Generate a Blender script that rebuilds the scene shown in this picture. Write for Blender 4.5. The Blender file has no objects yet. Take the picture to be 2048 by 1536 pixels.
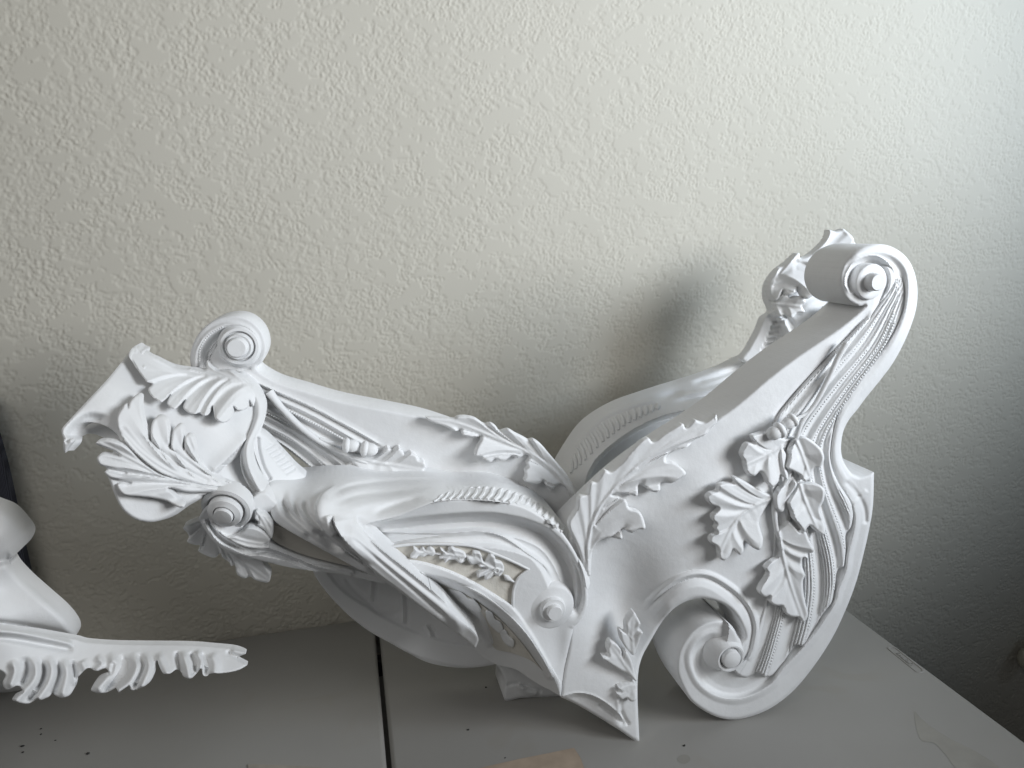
import bpy, math, random
import numpy as np
from mathutils import Matrix, Vector, kdtree
from mathutils.geometry import delaunay_2d_cdt

random.seed(7); rng = np.random.default_rng(7)
scene = bpy.context.scene
col = scene.collection

# ------------------------------------------------------------------ camera
# The frame is described in photo pixels (2048 x 1536).  Table top is z = 0,
# the wall is the plane y = WALL, the camera stands at (0, 0, CAMH).
F, CX, CY, CAMH = 1420.0, 1024.0, 768.0, 0.72
WALL, TEDGE, TSEAM = 1.275, 0.878, 0.009
nv = np.array([682 - CX, CY - 469, F]); nv /= np.linalg.norm(nv)
ev = np.array([6327.0, 494.0, F]); ev -= nv * (ev @ nv); ev /= np.linalg.norm(ev)
uv = np.cross(nv, ev)
if uv[1] < 0: uv = -uv
RW = np.stack([ev, nv, uv])                      # (right, up, forward) -> world
cam_d = bpy.data.cameras.new('camera'); cam = bpy.data.objects.new('camera', cam_d)
col.objects.link(cam); scene.camera = cam
cam_d.sensor_fit = 'HORIZONTAL'; cam_d.sensor_width = 36.0; cam_d.lens = 36.0 * F / 2048.0
cam_d.clip_start = 0.02; cam_d.clip_end = 60
right, upc, fwd = RW[:, 0], RW[:, 1], RW[:, 2]
cam.matrix_world = Matrix(((right[0], upc[0], -fwd[0], 0), (right[1], upc[1], -fwd[1], 0),
                           (right[2], upc[2], -fwd[2], CAMH), (0, 0, 0, 1)))

# ------------------------------------------------------------------ world, window light and two added fill lamps
world = bpy.data.worlds.new('World'); scene.world = world; world.use_nodes = True
bg = world.node_tree.nodes['Background']
bg.inputs['Color'].default_value = (0.90, 0.95, 1.0, 1); bg.inputs['Strength'].default_value = 0.052

def area(name, loc, target, sx, sy, power, colr, spread=180):
    d = bpy.data.lights.new(name, 'AREA'); d.shape = 'RECTANGLE'; d.size = sx; d.size_y = sy
    d.energy = power; d.color = colr; d.spread = math.radians(spread)
    o = bpy.data.objects.new(name, d); col.objects.link(o); o.location = loc
    o.rotation_euler = (Vector(target) - Vector(loc)).to_track_quat('-Z', 'Y').to_euler()
    return o
area('window_light', (1.74, -0.38, 1.14), (0.04, 1.0, 1.20), 0.85, 0.85, 16.8, (0.965, 0.983, 1.0), 98)
area('cool_fill', (2.2, -0.15, 1.40), (1.05, 1.25, 1.15), 0.6, 0.8, 8, (0.66, 0.82, 1.0), 80)  # added lamp, brightens the upper right wall and tints it blue
area('room_fill', (-0.95, -0.15, 1.65), (0.35, 0.98, 0.25), 1.1, 1.0, 4.2, (1.0, 0.985, 0.96), 130)  # added weak fill lamp in place of light bounced around the room

scene.view_settings.view_transform = 'Standard'; scene.view_settings.look = 'None'
scene.view_settings.gamma = 1.0; scene.view_settings.exposure = 0.0
scene.view_settings.use_curve_mapping = False

# ------------------------------------------------------------------ materials
def mat(name):
    m = bpy.data.materials.new(name); m.use_nodes = True
    nt = m.node_tree; b = nt.nodes['Principled BSDF']
    return m, nt, b
def N(nt, t, **kw):
    n = nt.nodes.new(t)
    for k, v in kw.items():
        if k in n.inputs: n.inputs[k].default_value = v
        else: setattr(n, k, v)
    return n
def ramp(nt, fac, a, b, c0=(0, 0, 0, 1), c1=(1, 1, 1, 1)):
    r = nt.nodes.new('ShaderNodeValToRGB'); e = r.color_ramp.elements
    e[0].position = a; e[1].position = b; e[0].color = c0; e[1].color = c1
    nt.links.new(fac, r.inputs['Fac']); return r
def coords(nt):
    return nt.nodes.new('ShaderNodeTexCoord').outputs['Object']
def math2(nt, op, a, b):
    m = nt.nodes.new('ShaderNodeMath'); m.operation = op
    for i, v in enumerate((a, b)):
        if isinstance(v, (int, float)): m.inputs[i].default_value = v
        else: nt.links.new(v, m.inputs[i])
    return m.outputs[0]

def plaster(name, c0, c1, rough=0.62, bump=0.12):
    m, nt, b = mat(name); L = nt.links.new; co = coords(nt)
    n1 = N(nt, 'ShaderNodeTexNoise', Scale=9.0, Detail=5.0, Roughness=0.6); L(co, n1.inputs['Vector'])
    r = ramp(nt, n1.outputs['Fac'], 0.3, 0.7, (*c0, 1), (*c1, 1)); L(r.outputs['Color'], b.inputs['Base Color'])
    n2 = N(nt, 'ShaderNodeTexNoise', Scale=120.0, Detail=4.0, Roughness=0.65); L(co, n2.inputs['Vector'])
    n3 = N(nt, 'ShaderNodeTexNoise', Scale=28.0, Detail=2.0); L(co, n3.inputs['Vector'])
    s = math2(nt, 'ADD', n2.outputs['Fac'], math2(nt, 'MULTIPLY', n3.outputs['Fac'], 2.5))
    bp = N(nt, 'ShaderNodeBump', Strength=bump, Distance=0.004); L(s, bp.inputs['Height']); L(bp.outputs[0], b.inputs['Normal'])
    rr = ramp(nt, n1.outputs['Fac'], 0.2, 0.8, (rough - .08,) * 3 + (1,), (rough + .08,) * 3 + (1,)); L(rr.outputs['Color'], b.inputs['Roughness'])
    b.inputs['Specular IOR Level'].default_value = 0.35
    return m
M_WHITE = plaster('white_plaster', (0.725, 0.728, 0.73), (0.775, 0.778, 0.78))
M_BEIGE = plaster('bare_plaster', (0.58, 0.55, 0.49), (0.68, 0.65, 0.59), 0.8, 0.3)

def wall_mat():
    m, nt, b = mat('trowelled_wall_paint'); L = nt.links.new; co = coords(nt)
    big = N(nt, 'ShaderNodeTexNoise', Scale=1.6, Detail=3.0); L(co, big.inputs['Vector'])
    r = ramp(nt, big.outputs['Fac'], 0.3, 0.7, (0.485, 0.46, 0.397, 1), (0.52, 0.494, 0.431, 1)); L(r.outputs['Color'], b.inputs['Base Color'])
    b.inputs['Roughness'].default_value = 0.85; b.inputs['Specular IOR Level'].default_value = 0.15
    n2 = N(nt, 'ShaderNodeTexNoise', Scale=260.0, Detail=2.0); L(co, n2.inputs['Vector'])
    bp = N(nt, 'ShaderNodeBump', Strength=0.12, Distance=0.0006); L(n2.outputs['Fac'], bp.inputs['Height']); L(bp.outputs[0], b.inputs['Normal'])
    return m
M_WALL = wall_mat()

def table_mat():
    m, nt, b = mat('moulded_grey_plastic'); L = nt.links.new; co = coords(nt)
    n1 = N(nt, 'ShaderNodeTexNoise', Scale=3.0, Detail=4.0); L(co, n1.inputs['Vector'])
    r = ramp(nt, n1.outputs['Fac'], 0.3, 0.7, (0.282, 0.274, 0.257, 1), (0.312, 0.304, 0.287, 1))
    st = N(nt, 'ShaderNodeTexNoise', Scale=7.5, Detail=2.0, Distortion=1.5); L(co, st.inputs['Vector'])
    rs = ramp(nt, st.outputs['Fac'], 0.60, 0.72, (0, 0, 0, 1), (0.28, 0.28, 0.28, 1))
    mx = nt.nodes.new('ShaderNodeMixRGB'); mx.inputs['Color2'].default_value = (0.275, 0.257, 0.218, 1)
    L(rs.outputs['Color'], mx.inputs['Fac']); L(r.outputs['Color'], mx.inputs['Color1']); L(mx.outputs[0], b.inputs['Base Color'])
    n2 = N(nt, 'ShaderNodeTexNoise', Scale=420.0, Detail=2.0); L(co, n2.inputs['Vector'])
    bp = N(nt, 'ShaderNodeBump', Strength=0.06, Distance=0.001); L(n2.outputs['Fac'], bp.inputs['Height']); L(bp.outputs[0], b.inputs['Normal'])
    rr = ramp(nt, n1.outputs['Fac'], 0.2, 0.8, (.44,) * 3 + (1,), (.56,) * 3 + (1,)); L(rr.outputs['Color'], b.inputs['Roughness'])
    return m
M_TABLE = table_mat()

def simple(name, c, rough=0.7, scale=60, var=0.12, bump=0.1, dist=0.001):
    m, nt, b = mat(name); L = nt.links.new; co = coords(nt)
    n1 = N(nt, 'ShaderNodeTexNoise', Scale=scale, Detail=4.0); L(co, n1.inputs['Vector'])
    r = ramp(nt, n1.outputs['Fac'], 0.3, 0.7, tuple(v * (1 - var) for v in c) + (1,), tuple(v * (1 + var) for v in c) + (1,))
    L(r.outputs['Color'], b.inputs['Base Color']); b.inputs['Roughness'].default_value = rough
    bp = N(nt, 'ShaderNodeBump', Strength=bump, Distance=dist); L(n1.outputs['Fac'], bp.inputs['Height']); L(bp.outputs[0], b.inputs['Normal'])
    return m
M_CARD = simple('tan_cardboard', (0.35, 0.28, 0.215), 0.85, 40)
M_STAIN = simple('dried_stain', (0.280, 0.270, 0.245), 0.52, 25, 0.08, 0.03)
M_STRIP = simple('pale_cardboard', (0.33, 0.305, 0.265), 0.8, 40)
M_CRUMB = simple('black_crumb', (0.02, 0.02, 0.018), 0.7, 300)
M_STEEL = simple('dark_steel', (0.03, 0.03, 0.032), 0.45, 60)
M_FLOOR = simple('dark_carpet', (0.05, 0.05, 0.055), 0.95, 200, 0.3, 0.4, 0.004)
M_CREAM = simple('cream_plastic', (0.42, 0.40, 0.33), 0.4, 20, 0.05)
M_TEAL = simple('teal_plastic', (0.10, 0.28, 0.30), 0.4, 20, 0.05)
def fabric_mat():
    m, nt, b = mat('dark_woven_fabric'); L = nt.links.new; co = coords(nt)
    w1 = N(nt, 'ShaderNodeTexWave', Scale=170.0, Distortion=0.6); w1.bands_direction = 'X'; L(co, w1.inputs['Vector'])
    w2 = N(nt, 'ShaderNodeTexWave', Scale=170.0, Distortion=0.6); w2.bands_direction = 'Z'; L(co, w2.inputs['Vector'])
    s = math2(nt, 'MULTIPLY', w1.outputs['Fac'], w2.outputs['Fac'])
    r = ramp(nt, s, 0.1, 0.8, (0.035, 0.037, 0.05, 1), (0.11, 0.115, 0.145, 1)); L(r.outputs['Color'], b.inputs['Base Color'])
    bp = N(nt, 'ShaderNodeBump', Strength=0.5, Distance=0.0015); L(s, bp.inputs['Height']); L(bp.outputs[0], b.inputs['Normal'])
    b.inputs['Roughness'].default_value = 0.95
    return m
M_FABRIC = fabric_mat()

# ------------------------------------------------------------------ object helpers
def link_mesh(name, verts, faces, m, parent=None, smooth=True, sharp=50, origin=None):
    me = bpy.data.meshes.new(name); verts = np.asarray(verts, float)
    if origin is not None: verts = verts - np.asarray(origin)
    me.from_pydata(verts.tolist(), [], faces if isinstance(faces, list) else faces.tolist())
    me.materials.append(m)
    if smooth:
        me.polygons.foreach_set('use_smooth', [True] * len(me.polygons))
        me.set_sharp_from_angle(angle=math.radians(sharp))
    me.update()
    o = bpy.data.objects.new(name, me); col.objects.link(o)
    if parent is not None: o.parent = parent
    return o
def tag(o, label, cat=None, group=None, kind=None):
    if label: o['label'] = label
    if cat: o['category'] = cat
    if group: o['group'] = group
    if kind: o['kind'] = kind
    return o
def thing(name, loc, label, cat):
    o = bpy.data.objects.new(name, None); o.empty_display_size = 0.05; col.objects.link(o); o.location = loc
    return tag(o, label, cat)
def boxmesh(x0, x1, y0, y1, z0, z1, bev=0.0, segs=3):
    """box with rounded vertical/horizontal edges via bmesh"""
    import bmesh
    bm = bmesh.new(); bmesh.ops.create_cube(bm, size=1.0)
    for v in bm.verts:
        v.co = Vector((x0 if v.co.x < 0 else x1, y0 if v.co.y < 0 else y1, z0 if v.co.z < 0 else z1))
    if bev: bmesh.ops.bevel(bm, geom=bm.edges[:], offset=bev, segments=segs, affect='EDGES', profile=0.5)
    V = [v.co[:] for v in bm.verts]; bm.verts.index_update(); Fc = [[v.index for v in f.verts] for f in bm.faces]
    bm.free(); return np.array(V), Fc

def rays(px, py):
    px = np.asarray(px, float); py = np.asarray(py, float)
    d = np.stack([(px - CX) / F, (CY - py) / F, np.ones_like(px)], -1)
    return d @ RW.T
def at_y(px, py, y):
    d = rays(px, py); t = np.asarray(y) / d[..., 1]
    return d * t[..., None] + np.array([0, 0, CAMH])
def at_z(px, py, z=0.0):
    d = rays(px, py); t = (z - CAMH) / d[..., 2]
    return d * t[..., None] + np.array([0, 0, CAMH])
def m_per_px(px, py, y):
    return float(y / rays(px, py)[1] / F)

def spl(pts, closed=False, n=6):
    """Catmull-Rom through pts; a third element marks a sharp corner."""
    P = [np.array(p[:2], float) for p in pts]; C = [len(p) > 2 for p in pts]
    out = []; k = len(P); rngk = range(k if closed else k - 1)
    for i in rngk:
        p1, p2 = P[i], P[(i + 1) % k]
        p0 = P[i - 1] if (i > 0 or closed) else p1 * 2 - p2
        p3 = P[(i + 2) % k] if (i + 2 < k or closed) else p2 * 2 - p1
        if C[i]: p0 = p1 * 2 - p2
        if C[(i + 1) % k]: p3 = p2 * 2 - p1
        # centripetal-like tangents, limited so that sharp lobes do not loop
        d = np.linalg.norm(p2 - p1) + 1e-6
        m1 = (p2 - p0) * 0.5; m2 = (p3 - p1) * 0.5
        for m in (m1, m2):
            l = np.linalg.norm(m)
            if l > 1.3 * d: m *= 1.3 * d / l
        for j in range(n):
            u = j / n; u2, u3 = u * u, u * u * u
            out.append((2 * u3 - 3 * u2 + 1) * p1 + (u3 - 2 * u2 + u) * m1 + (-2 * u3 + 3 * u2) * p2 + (u3 - u2) * m2)
    if not closed: out.append(P[-1])
    return np.array(out)
def resample(P, step, closed=False):
    Q = np.vstack([P, P[:1]]) if closed else P
    L = np.r_[0, np.cumsum(np.linalg.norm(np.diff(Q, axis=0), axis=1))]
    n = max(3, int(round(L[-1] / step)))
    s = np.linspace(0, L[-1], n + 1)
    R = np.stack([np.interp(s, L, Q[:, 0]), np.interp(s, L, Q[:, 1])], -1)
    return R[:-1] if closed else R

def pdist(P, X, Y):
    """distance, signed distance (right-hand side on screen > 0) and arc parameter to polyline P"""
    best = np.full(X.shape, 1e18); sd = np.zeros(X.shape); par = np.zeros(X.shape)
    L = np.r_[0, np.cumsum(np.linalg.norm(np.diff(P, axis=0), axis=1))]; T = L[-1] + 1e-9
    for i in range(len(P) - 1):
        a = P[i]; b = P[i + 1]; e = b - a; l2 = e @ e + 1e-12
        dx = X - a[0]; dy = Y - a[1]
        u = np.clip((dx * e[0] + dy * e[1]) / l2, 0, 1)
        qx = dx - u * e[0]; qy = dy - u * e[1]; d2 = qx * qx + qy * qy
        k = d2 < best
        best = np.where(k, d2, best)
        sd = np.where(k, e[0] * dy - e[1] * dx, sd)
        par = np.where(k, (L[i] + u * (L[i + 1] - L[i])) / T, par)
    d = np.sqrt(best)
    return d, np.sign(sd) * d, par
def inside(P, X, Y):
    c = np.zeros(X.shape, bool); n = len(P)
    for i in range(n):
        x0, y0 = P[i]; x1, y1 = P[(i + 1) % n]
        if y0 == y1: continue
        k = ((y0 > Y) != (y1 > Y)) & (X < (x1 - x0) * (Y - y0) / (y1 - y0) + x0)
        c ^= k
    return c
def sm(a, b, x):
    t = np.clip((x - a) / (b - a), 0, 1); return t * t * (3 - 2 * t)

class Field:
    """A smooth surface y(px, py) through control points (thin plate on inverse camera depth,
    so that flat panels stay flat) plus carved strokes; strokes are metres toward the viewer."""
    def __init__(self, ctrl):
        c = np.array(ctrl, float); self.ops = []
        self.c = c[:, :2] / 500.0; d = rays(c[:, 0], c[:, 1]); w = d[:, 1] / c[:, 2]
        n = len(c); self.n = n
        K = self._u(self.c[:, None] - self.c[None]) + np.eye(n) * 1e-6
        P = np.c_[np.ones(n), self.c]; A = np.zeros((n + 3, n + 3))
        A[:n, :n] = K; A[:n, n:] = P; A[n:, :n] = P.T
        self.s = np.linalg.lstsq(A, np.r_[w, 0, 0, 0], rcond=None)[0]
    @staticmethod
    def _u(d):
        r2 = (d ** 2).sum(-1); return np.where(r2 > 0, 0.5 * r2 * np.log(r2 + 1e-20), 0)
    def base(self, X, Y):
        q = np.stack([X, Y], -1) / 500.0
        w = self._u(q[:, None, :] - self.c[None]) @ self.s[:self.n] + self.s[self.n] + q @ self.s[self.n + 1:]
        return rays(X, Y)[:, 1] / w
    def __call__(self, X, Y):
        y = self.base(X, Y)
        for op in self.ops: y = y - op(X, Y)
        return y
    def fn(self, f): self.ops.append(f); return self
    def _near(self, P, X, Y, w):
        lo = P.min(0) - w; hi = P.max(0) + w
        return (X > lo[0]) & (X < hi[0]) & (Y > lo[1]) & (Y < hi[1])
    def ridge(self, pts, amp, w, taper=(0.08, 0.08)):
        P = spl(pts, n=5)
        def f(X, Y):
            h = np.zeros(X.shape); k = self._near(P, X, Y, 3 * w)
            if k.any():
                d, s, t = pdist(P, X[k], Y[k])
                tp = (sm(0, taper[0], t) if taper[0] else 1) * (sm(0, taper[1], 1 - t) if taper[1] else 1)
                h[k] = amp * np.exp(-(d / w) ** 2) * tp
            return h
        return self.fn(f)
    def fold(self, pts, amp, w, side=1, taper=(0.1, 0.1)):
        """asymmetric crease: sharp drop on the line that relaxes over w on one side"""
        P = spl(pts, n=5)
        def f(X, Y):
            h = np.zeros(X.shape); k = self._near(P, X, Y, 3 * w)
            if k.any():
                d, s, t = pdist(P, X[k], Y[k]); s = s * side
                tp = (sm(0, taper[0], t) if taper[0] else 1) * (sm(0, taper[1], 1 - t) if taper[1] else 1)
                h[k] = amp * np.where(s > 0, np.exp(-(s / w) ** 2) * sm(-0.5, 2.0, s), -0.45 * np.exp(-(s / (w * .35)) ** 2)) * tp
            return h
        return self.fn(f)
    def step(self, pts, amp, w, reach=None, side=1, taper=(0, 0)):
        """raise one side of the line by amp over a width w (fading out beyond reach)"""
        P = spl(pts, n=5)
        def f(X, Y):
            R = reach * 1.2 if reach else 4000
            h = np.zeros(X.shape); k = self._near(P, X, Y, R)
            if k.any():
                d, s, t = pdist(P, X[k], Y[k]); s = s * side
                v = amp * sm(-w / 2, w / 2, s)
                if reach: v = v * (1 - sm(reach * .8, reach * 1.15, s))
                if taper[0]: v = v * sm(0, taper[0], t)
                if taper[1]: v = v * sm(0, taper[1], 1 - t)
                h[k] = v
            return h
        return self.fn(f)
    def prof(self, pts, xs, hs, side=1, taper=(0, 0)):
        """moulding: height hs at signed distances xs from the line"""
        P = spl(pts, n=5)
        def f(X, Y):
            R = max(abs(v) for v in xs) + 2; h = np.zeros(X.shape); k = self._near(P, X, Y, R)
            if k.any():
                d, s, t = pdist(P, X[k], Y[k]); v = np.interp(s * side, xs, hs, left=0, right=0)
                if taper[0]: v = v * sm(0, taper[0], t)
                if taper[1]: v = v * sm(0, taper[1], 1 - t)
                h[k] = v
            return h
        return self.fn(f)
    def dimple(self, x, y, amp, w):
        return self.fn(lambda X, Y: amp * np.exp(-((X - x) ** 2 + (Y - y) ** 2) / w ** 2))

def edge_dist(poly, X, Y):
    Q = resample(poly, 1.0, True); kd = kdtree.KDTree(len(Q))
    for i, q in enumerate(Q): kd.insert((q[0], q[1], 0), i)
    kd.balance(); return np.array([kd.find((x, y, 0))[2] for x, y in zip(X, Y)])

ORI = np.zeros(3)
def patch(name, outline, fld, step, T, m=None, parent=None, rnd=(0.0, 1.0), closed_spl=True, n=6, back=True, Tfn=None, sharp=50, hfn=None):
    """A solid piece: front = carved surface inside the outline, sides run straight back (+y) by T."""
    m = m or M_WHITE
    poly = spl(outline, True, n) if closed_spl else np.array([p[:2] for p in outline], float)
    poly = resample(poly, step, True)
    lo, hi = poly.min(0), poly.max(0)
    gx = np.arange(lo[0], hi[0] + step, step); gy = np.arange(lo[1], hi[1] + step * .866, step * .866)
    X, Y = np.meshgrid(gx, gy); X = X + (np.arange(len(gy)) % 2)[:, None] * step * .5
    X, Y = X.ravel(), Y.ravel(); k = inside(poly, X, Y); X, Y = X[k], Y[k]
    if len(X):
        d = edge_dist(poly, X, Y); k = d > step * .45; X, Y = X[k], Y[k]
    pts = np.r_[poly, np.stack([X, Y], -1)]; nb = len(poly)
    vs = [Vector((float(a), float(b))) for a, b in pts]
    r = delaunay_2d_cdt(vs, [], [list(range(nb))], 1, 1e-5)
    V2 = np.array([v[:] for v in r[0]]); tri = [list(f) for f in r[2]]
    X, Y = V2[:, 0], V2[:, 1]
    ed = edge_dist(poly, X, Y)
    def yfun(X, Y, ed):
        y = fld(X, Y)
        if hfn is not None: y = y - hfn(X, Y, ed)
        if rnd[0]: y = y + rnd[0] * np.clip(1 - ed / rnd[1], 0, 1) ** 2
        return y
    V = at_y(X, Y, yfun(X, Y, ed))
    tri = np.array(tri, int)
    p, q, w = V2[tri[:, 0]], V2[tri[:, 1]], V2[tri[:, 2]]
    cr = (q[:, 0] - p[:, 0]) * (w[:, 1] - p[:, 1]) - (q[:, 1] - p[:, 1]) * (w[:, 0] - p[:, 0])
    tri = np.where((cr > 0)[:, None], tri[:, ::-1], tri)
    nvv = len(V); fa = tri.tolist()
    if T is not None and (np.ndim(T) or T > 0):
        tv = np.array(T, float) if np.ndim(T) else np.array([0, T, 0.0])
        E = np.r_[tri[:, :2], tri[:, 1:], tri[:, [2, 0]]]; key = E[:, 0] * (nvv + 1) + E[:, 1]; rev = E[:, 1] * (nvv + 1) + E[:, 0]
        bnd = E[~np.isin(key, rev)]
        ids = np.unique(bnd); mp = {int(v): nvv + i for i, v in enumerate(ids)}
        W = V[ids] + tv
        V = np.r_[V, W]
        fa += [[a_, b_, mp[b_], mp[a_]][::-1] for a_, b_ in bnd.tolist()]
        if back:
            r2 = delaunay_2d_cdt(vs[:nb], [], [list(range(nb))], 1, 1e-5)
            k0 = len(V); Xb = np.array([v[:] for v in r2[0]])
            V = np.r_[V, at_y(Xb[:, 0], Xb[:, 1], yfun(Xb[:, 0], Xb[:, 1], np.zeros(len(Xb)))) + tv]
            fa += [[i + k0 for i in f][::-1] for f in r2[2]]
    return link_mesh(name, V, fa, m, parent, origin=ORI, sharp=sharp)

def tube(name, pts, fld, rad, off=0.0, m=None, parent=None, seg=8, flat=1.0, n=6, raw3=None, caps=True):
    """round moulding or stem: rad (px, scalar or list along the curve) at the surface fld"""
    P = resample(spl(pts, n=n), 3.0) if raw3 is None else None
    if raw3 is None:
        X, Y = P[:, 0], P[:, 1]; C = at_y(X, Y, (fld(X, Y) if callable(fld) else np.full(X.shape, fld)) - off)
        u = np.linspace(0, 1, len(P)); R = np.interp(u, np.linspace(0, 1, np.size(rad)), np.atleast_1d(rad))
        R = R * np.array([m_per_px(a, b, c) for a, b, c in zip(X, Y, C[:, 1])])
    else:
        C = np.array(raw3); u = np.linspace(0, 1, len(C)); R = np.interp(u, np.linspace(0, 1, np.size(rad)), np.atleast_1d(rad))
    Tn = np.gradient(C, axis=0); Tn /= np.linalg.norm(Tn, axis=1)[:, None]
    yv = np.array([0, -1.0, 0]); A = np.cross(Tn, yv); A /= np.linalg.norm(A, axis=1)[:, None] + 1e-9; B = np.cross(A, Tn)
    V = []; Fc = []
    for i in range(len(C)):
        for j in range(seg):
            a = 2 * math.pi * j / seg
            V.append(C[i] + R[i] * (math.cos(a) * A[i] + math.sin(a) * B[i] * flat))
    for i in range(len(C) - 1):
        for j in range(seg):
            k = (j + 1) % seg; Fc.append([i * seg + j, i * seg + k, (i + 1) * seg + k, (i + 1) * seg + j])
    if caps: Fc += [list(range(seg))[::-1], [(len(C) - 1) * seg + j for j in range(seg)]]
    return link_mesh(name, V, Fc, m or M_WHITE, parent, origin=ORI)

def lathe(name, cx, cy, y0, prof, m=None, parent=None, seg=48, shear=(0, 0), tilt=(0, 0)):
    """turned boss facing the viewer: prof = [(radius px, height m toward viewer), ...] from rim to centre"""
    c = at_y(np.array(cx), np.array(cy), np.array(y0)); s = m_per_px(cx, cy, y0)
    V = []; Fc = []; n = len(prof)
    for r, h in prof:
        for j in range(seg):
            a = 2 * math.pi * j / seg
            x, z = r * s * math.cos(a), r * s * math.sin(a)
            V.append((c[0] + x + shear[0] * h, c[1] - h + tilt[0] * x + tilt[1] * z, c[2] + z + shear[1] * h))
    for i in range(n - 1):
        for j in range(seg):
            k = (j + 1) % seg; Fc.append([i * seg + j, i * seg + k, (i + 1) * seg + k, (i + 1) * seg + j])
    Fc.append([(n - 1) * seg + j for j in range(seg)])
    return link_mesh(name, V, Fc, m or M_WHITE, parent, origin=ORI, sharp=40)

def blob(V, Fc, c, r, axes=None, seg=10, rings=7):
    base = len(V); ax = np.eye(3) if axes is None else axes
    for i in range(1, rings):
        t = math.pi * i / rings
        for j in range(seg):
            a = 2 * math.pi * j / seg
            V.append(np.array(c) + ax @ np.array([r[0] * math.sin(t) * math.cos(a), r[1] * math.sin(t) * math.sin(a), r[2] * math.cos(t)]))
    V.append(np.array(c) + ax @ np.array([0, 0, r[2]])); V.append(np.array(c) - ax @ np.array([0, 0, r[2]]))
    top = base + (rings - 1) * seg
    for i in range(rings - 2):
        for j in range(seg):
            k = (j + 1) % seg; Fc.append([base + i * seg + j, base + (i + 1) * seg + j, base + (i + 1) * seg + k, base + i * seg + k])
    for j in range(seg):
        k = (j + 1) % seg; Fc.append([top, base + j, base + k]); Fc.append([top + 1, base + (rings - 2) * seg + k, base + (rings - 2) * seg + j])

def beads(name, pts, fld, r, gap, parent=None, off=0.0):
    P = resample(spl(pts), gap); X, Y = P[:, 0], P[:, 1]; C = at_y(X, Y, fld(X, Y) - off); V = []; Fc = []
    for (x, y, c) in zip(X, Y, C):
        s = r * m_per_px(x, y, c[1]); blob(V, Fc, c, (s, s, s), seg=7, rings=5)
    o = link_mesh(name, V, Fc, M_WHITE, parent, origin=ORI, sharp=180); o['kind'] = 'stuff'; return o

def acorn(name, cx, cy, y, r, ang, parent):
    """nut and cup; ang = screen direction in which the nut points"""
    c = at_y(np.array(cx), np.array(cy), np.array(y)); s = m_per_px(cx, cy, y) * r
    d = np.array([math.cos(ang), 0, -math.sin(ang)]); b = np.array([0, 1.0, 0]); a = np.cross(b, d)
    ax = np.stack([a, b, d], 1)
    V = []; Fc = []; blob(V, Fc, c + d * s * .35, (s * .92, s * .92, s * 1.12), ax, 18, 12)
    nut = link_mesh(name, V, Fc, M_WHITE, parent, origin=ORI, sharp=180)
    V = []; Fc = []; blob(V, Fc, c - d * s * .42, (s * 1.12, s * 1.12, s * .62), ax, 18, 10)
    link_mesh('acorn_cup', V, Fc, M_WHITE, nut, origin=ORI, sharp=180)
    return nut

def leaf(name, outline, mid, fld, parent, lift=0.010, tip=0.008, amp=0.007, step=2.2, thick=None, rib=0.003, back_off=0.22, curl=0.003, m=None, edge=3.5, rise=None, left=1.0):
    """carved leaf: lobes swell between veins that run from the midrib to each lobe tip"""
    mp = resample(spl(mid), 4.0); o = np.array([p[:2] for p in outline], float)
    d, s, t = pdist(mp, o[:, 0], o[:, 1]); k = len(o); ridges = []; grooves = []
    def mpt(u):
        i = np.clip(u, 0, 1) * (len(mp) - 1); a = int(i); b = min(a + 1, len(mp) - 1); return mp[a] * (1 - i + a) + mp[b] * (i - a)
    for i in range(k):
        p, q = d[i - 1], d[(i + 1) % k]
        if d[i] < 5 and 0.02 < t[i] < 0.98: continue
        if d[i] >= p and d[i] > q and d[i] > 6:
            st = mpt(t[i] - back_off); c = mpt(t[i] - back_off * .35)
            ctrl = c * .55 + (st + o[i]) * .225
            u = np.linspace(0, 1, 12)[:, None]; ridges.append((1 - u) ** 2 * st + 2 * u * (1 - u) * ctrl + u * u * o[i])
        elif d[i] <= p and d[i] < q and 0.03 < t[i] < 0.97:
            st = mpt(t[i] - back_off * 1.15); c = mpt(t[i] - back_off * .4); e = o[i] + (o[i] - c) / (np.linalg.norm(o[i] - c) + 1e-6) * 6
            ctrl = c * .55 + (st + e) * .225
            u = np.linspace(0.12, 1, 12)[:, None]; grooves.append((1 - u) ** 2 * st + 2 * u * (1 - u) * ctrl + u * u * e)
    ridges.append(mp[len(mp) // 2:])
    L = np.linalg.norm(np.diff(mp, axis=0), axis=1).sum(); wmax = max(d.max(), 8)
    def h(X, Y, ed):
        dr = np.full(X.shape, 1e9); dg = np.full(X.shape, 60.0)
        for r in ridges: dr = np.minimum(dr, pdist(r, X, Y)[0])
        for g in grooves: dg = np.minimum(dg, pdist(g, X, Y)[0])
        dm, sg, tm = pdist(mp, X, Y)
        v = dg / (dg + dr + 1.0); v = sm(-.05, 1.05, v)
        near = (sm(0, 14, dm) * .75 + .25) * np.where(sg < 0, left, 1.0)
        out = lift + tip * (dm / wmax) ** 1.2 + tip * .6 * tm + amp * (v - .35) * near
        out = out + rib * np.exp(-(dm / 3.2) ** 2) * (1 - .5 * tm)
        out = out - curl * np.clip(1 - ed / edge, 0, 1) ** 1.5
        if rise is not None: out = out + rise(tm, dm)
        return np.maximum(out, 0.0015)
    return patch(name, outline, fld, step, (thick if thick is not None else 0.013), m, parent, hfn=h, n=4, back=True, sharp=65)

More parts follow.
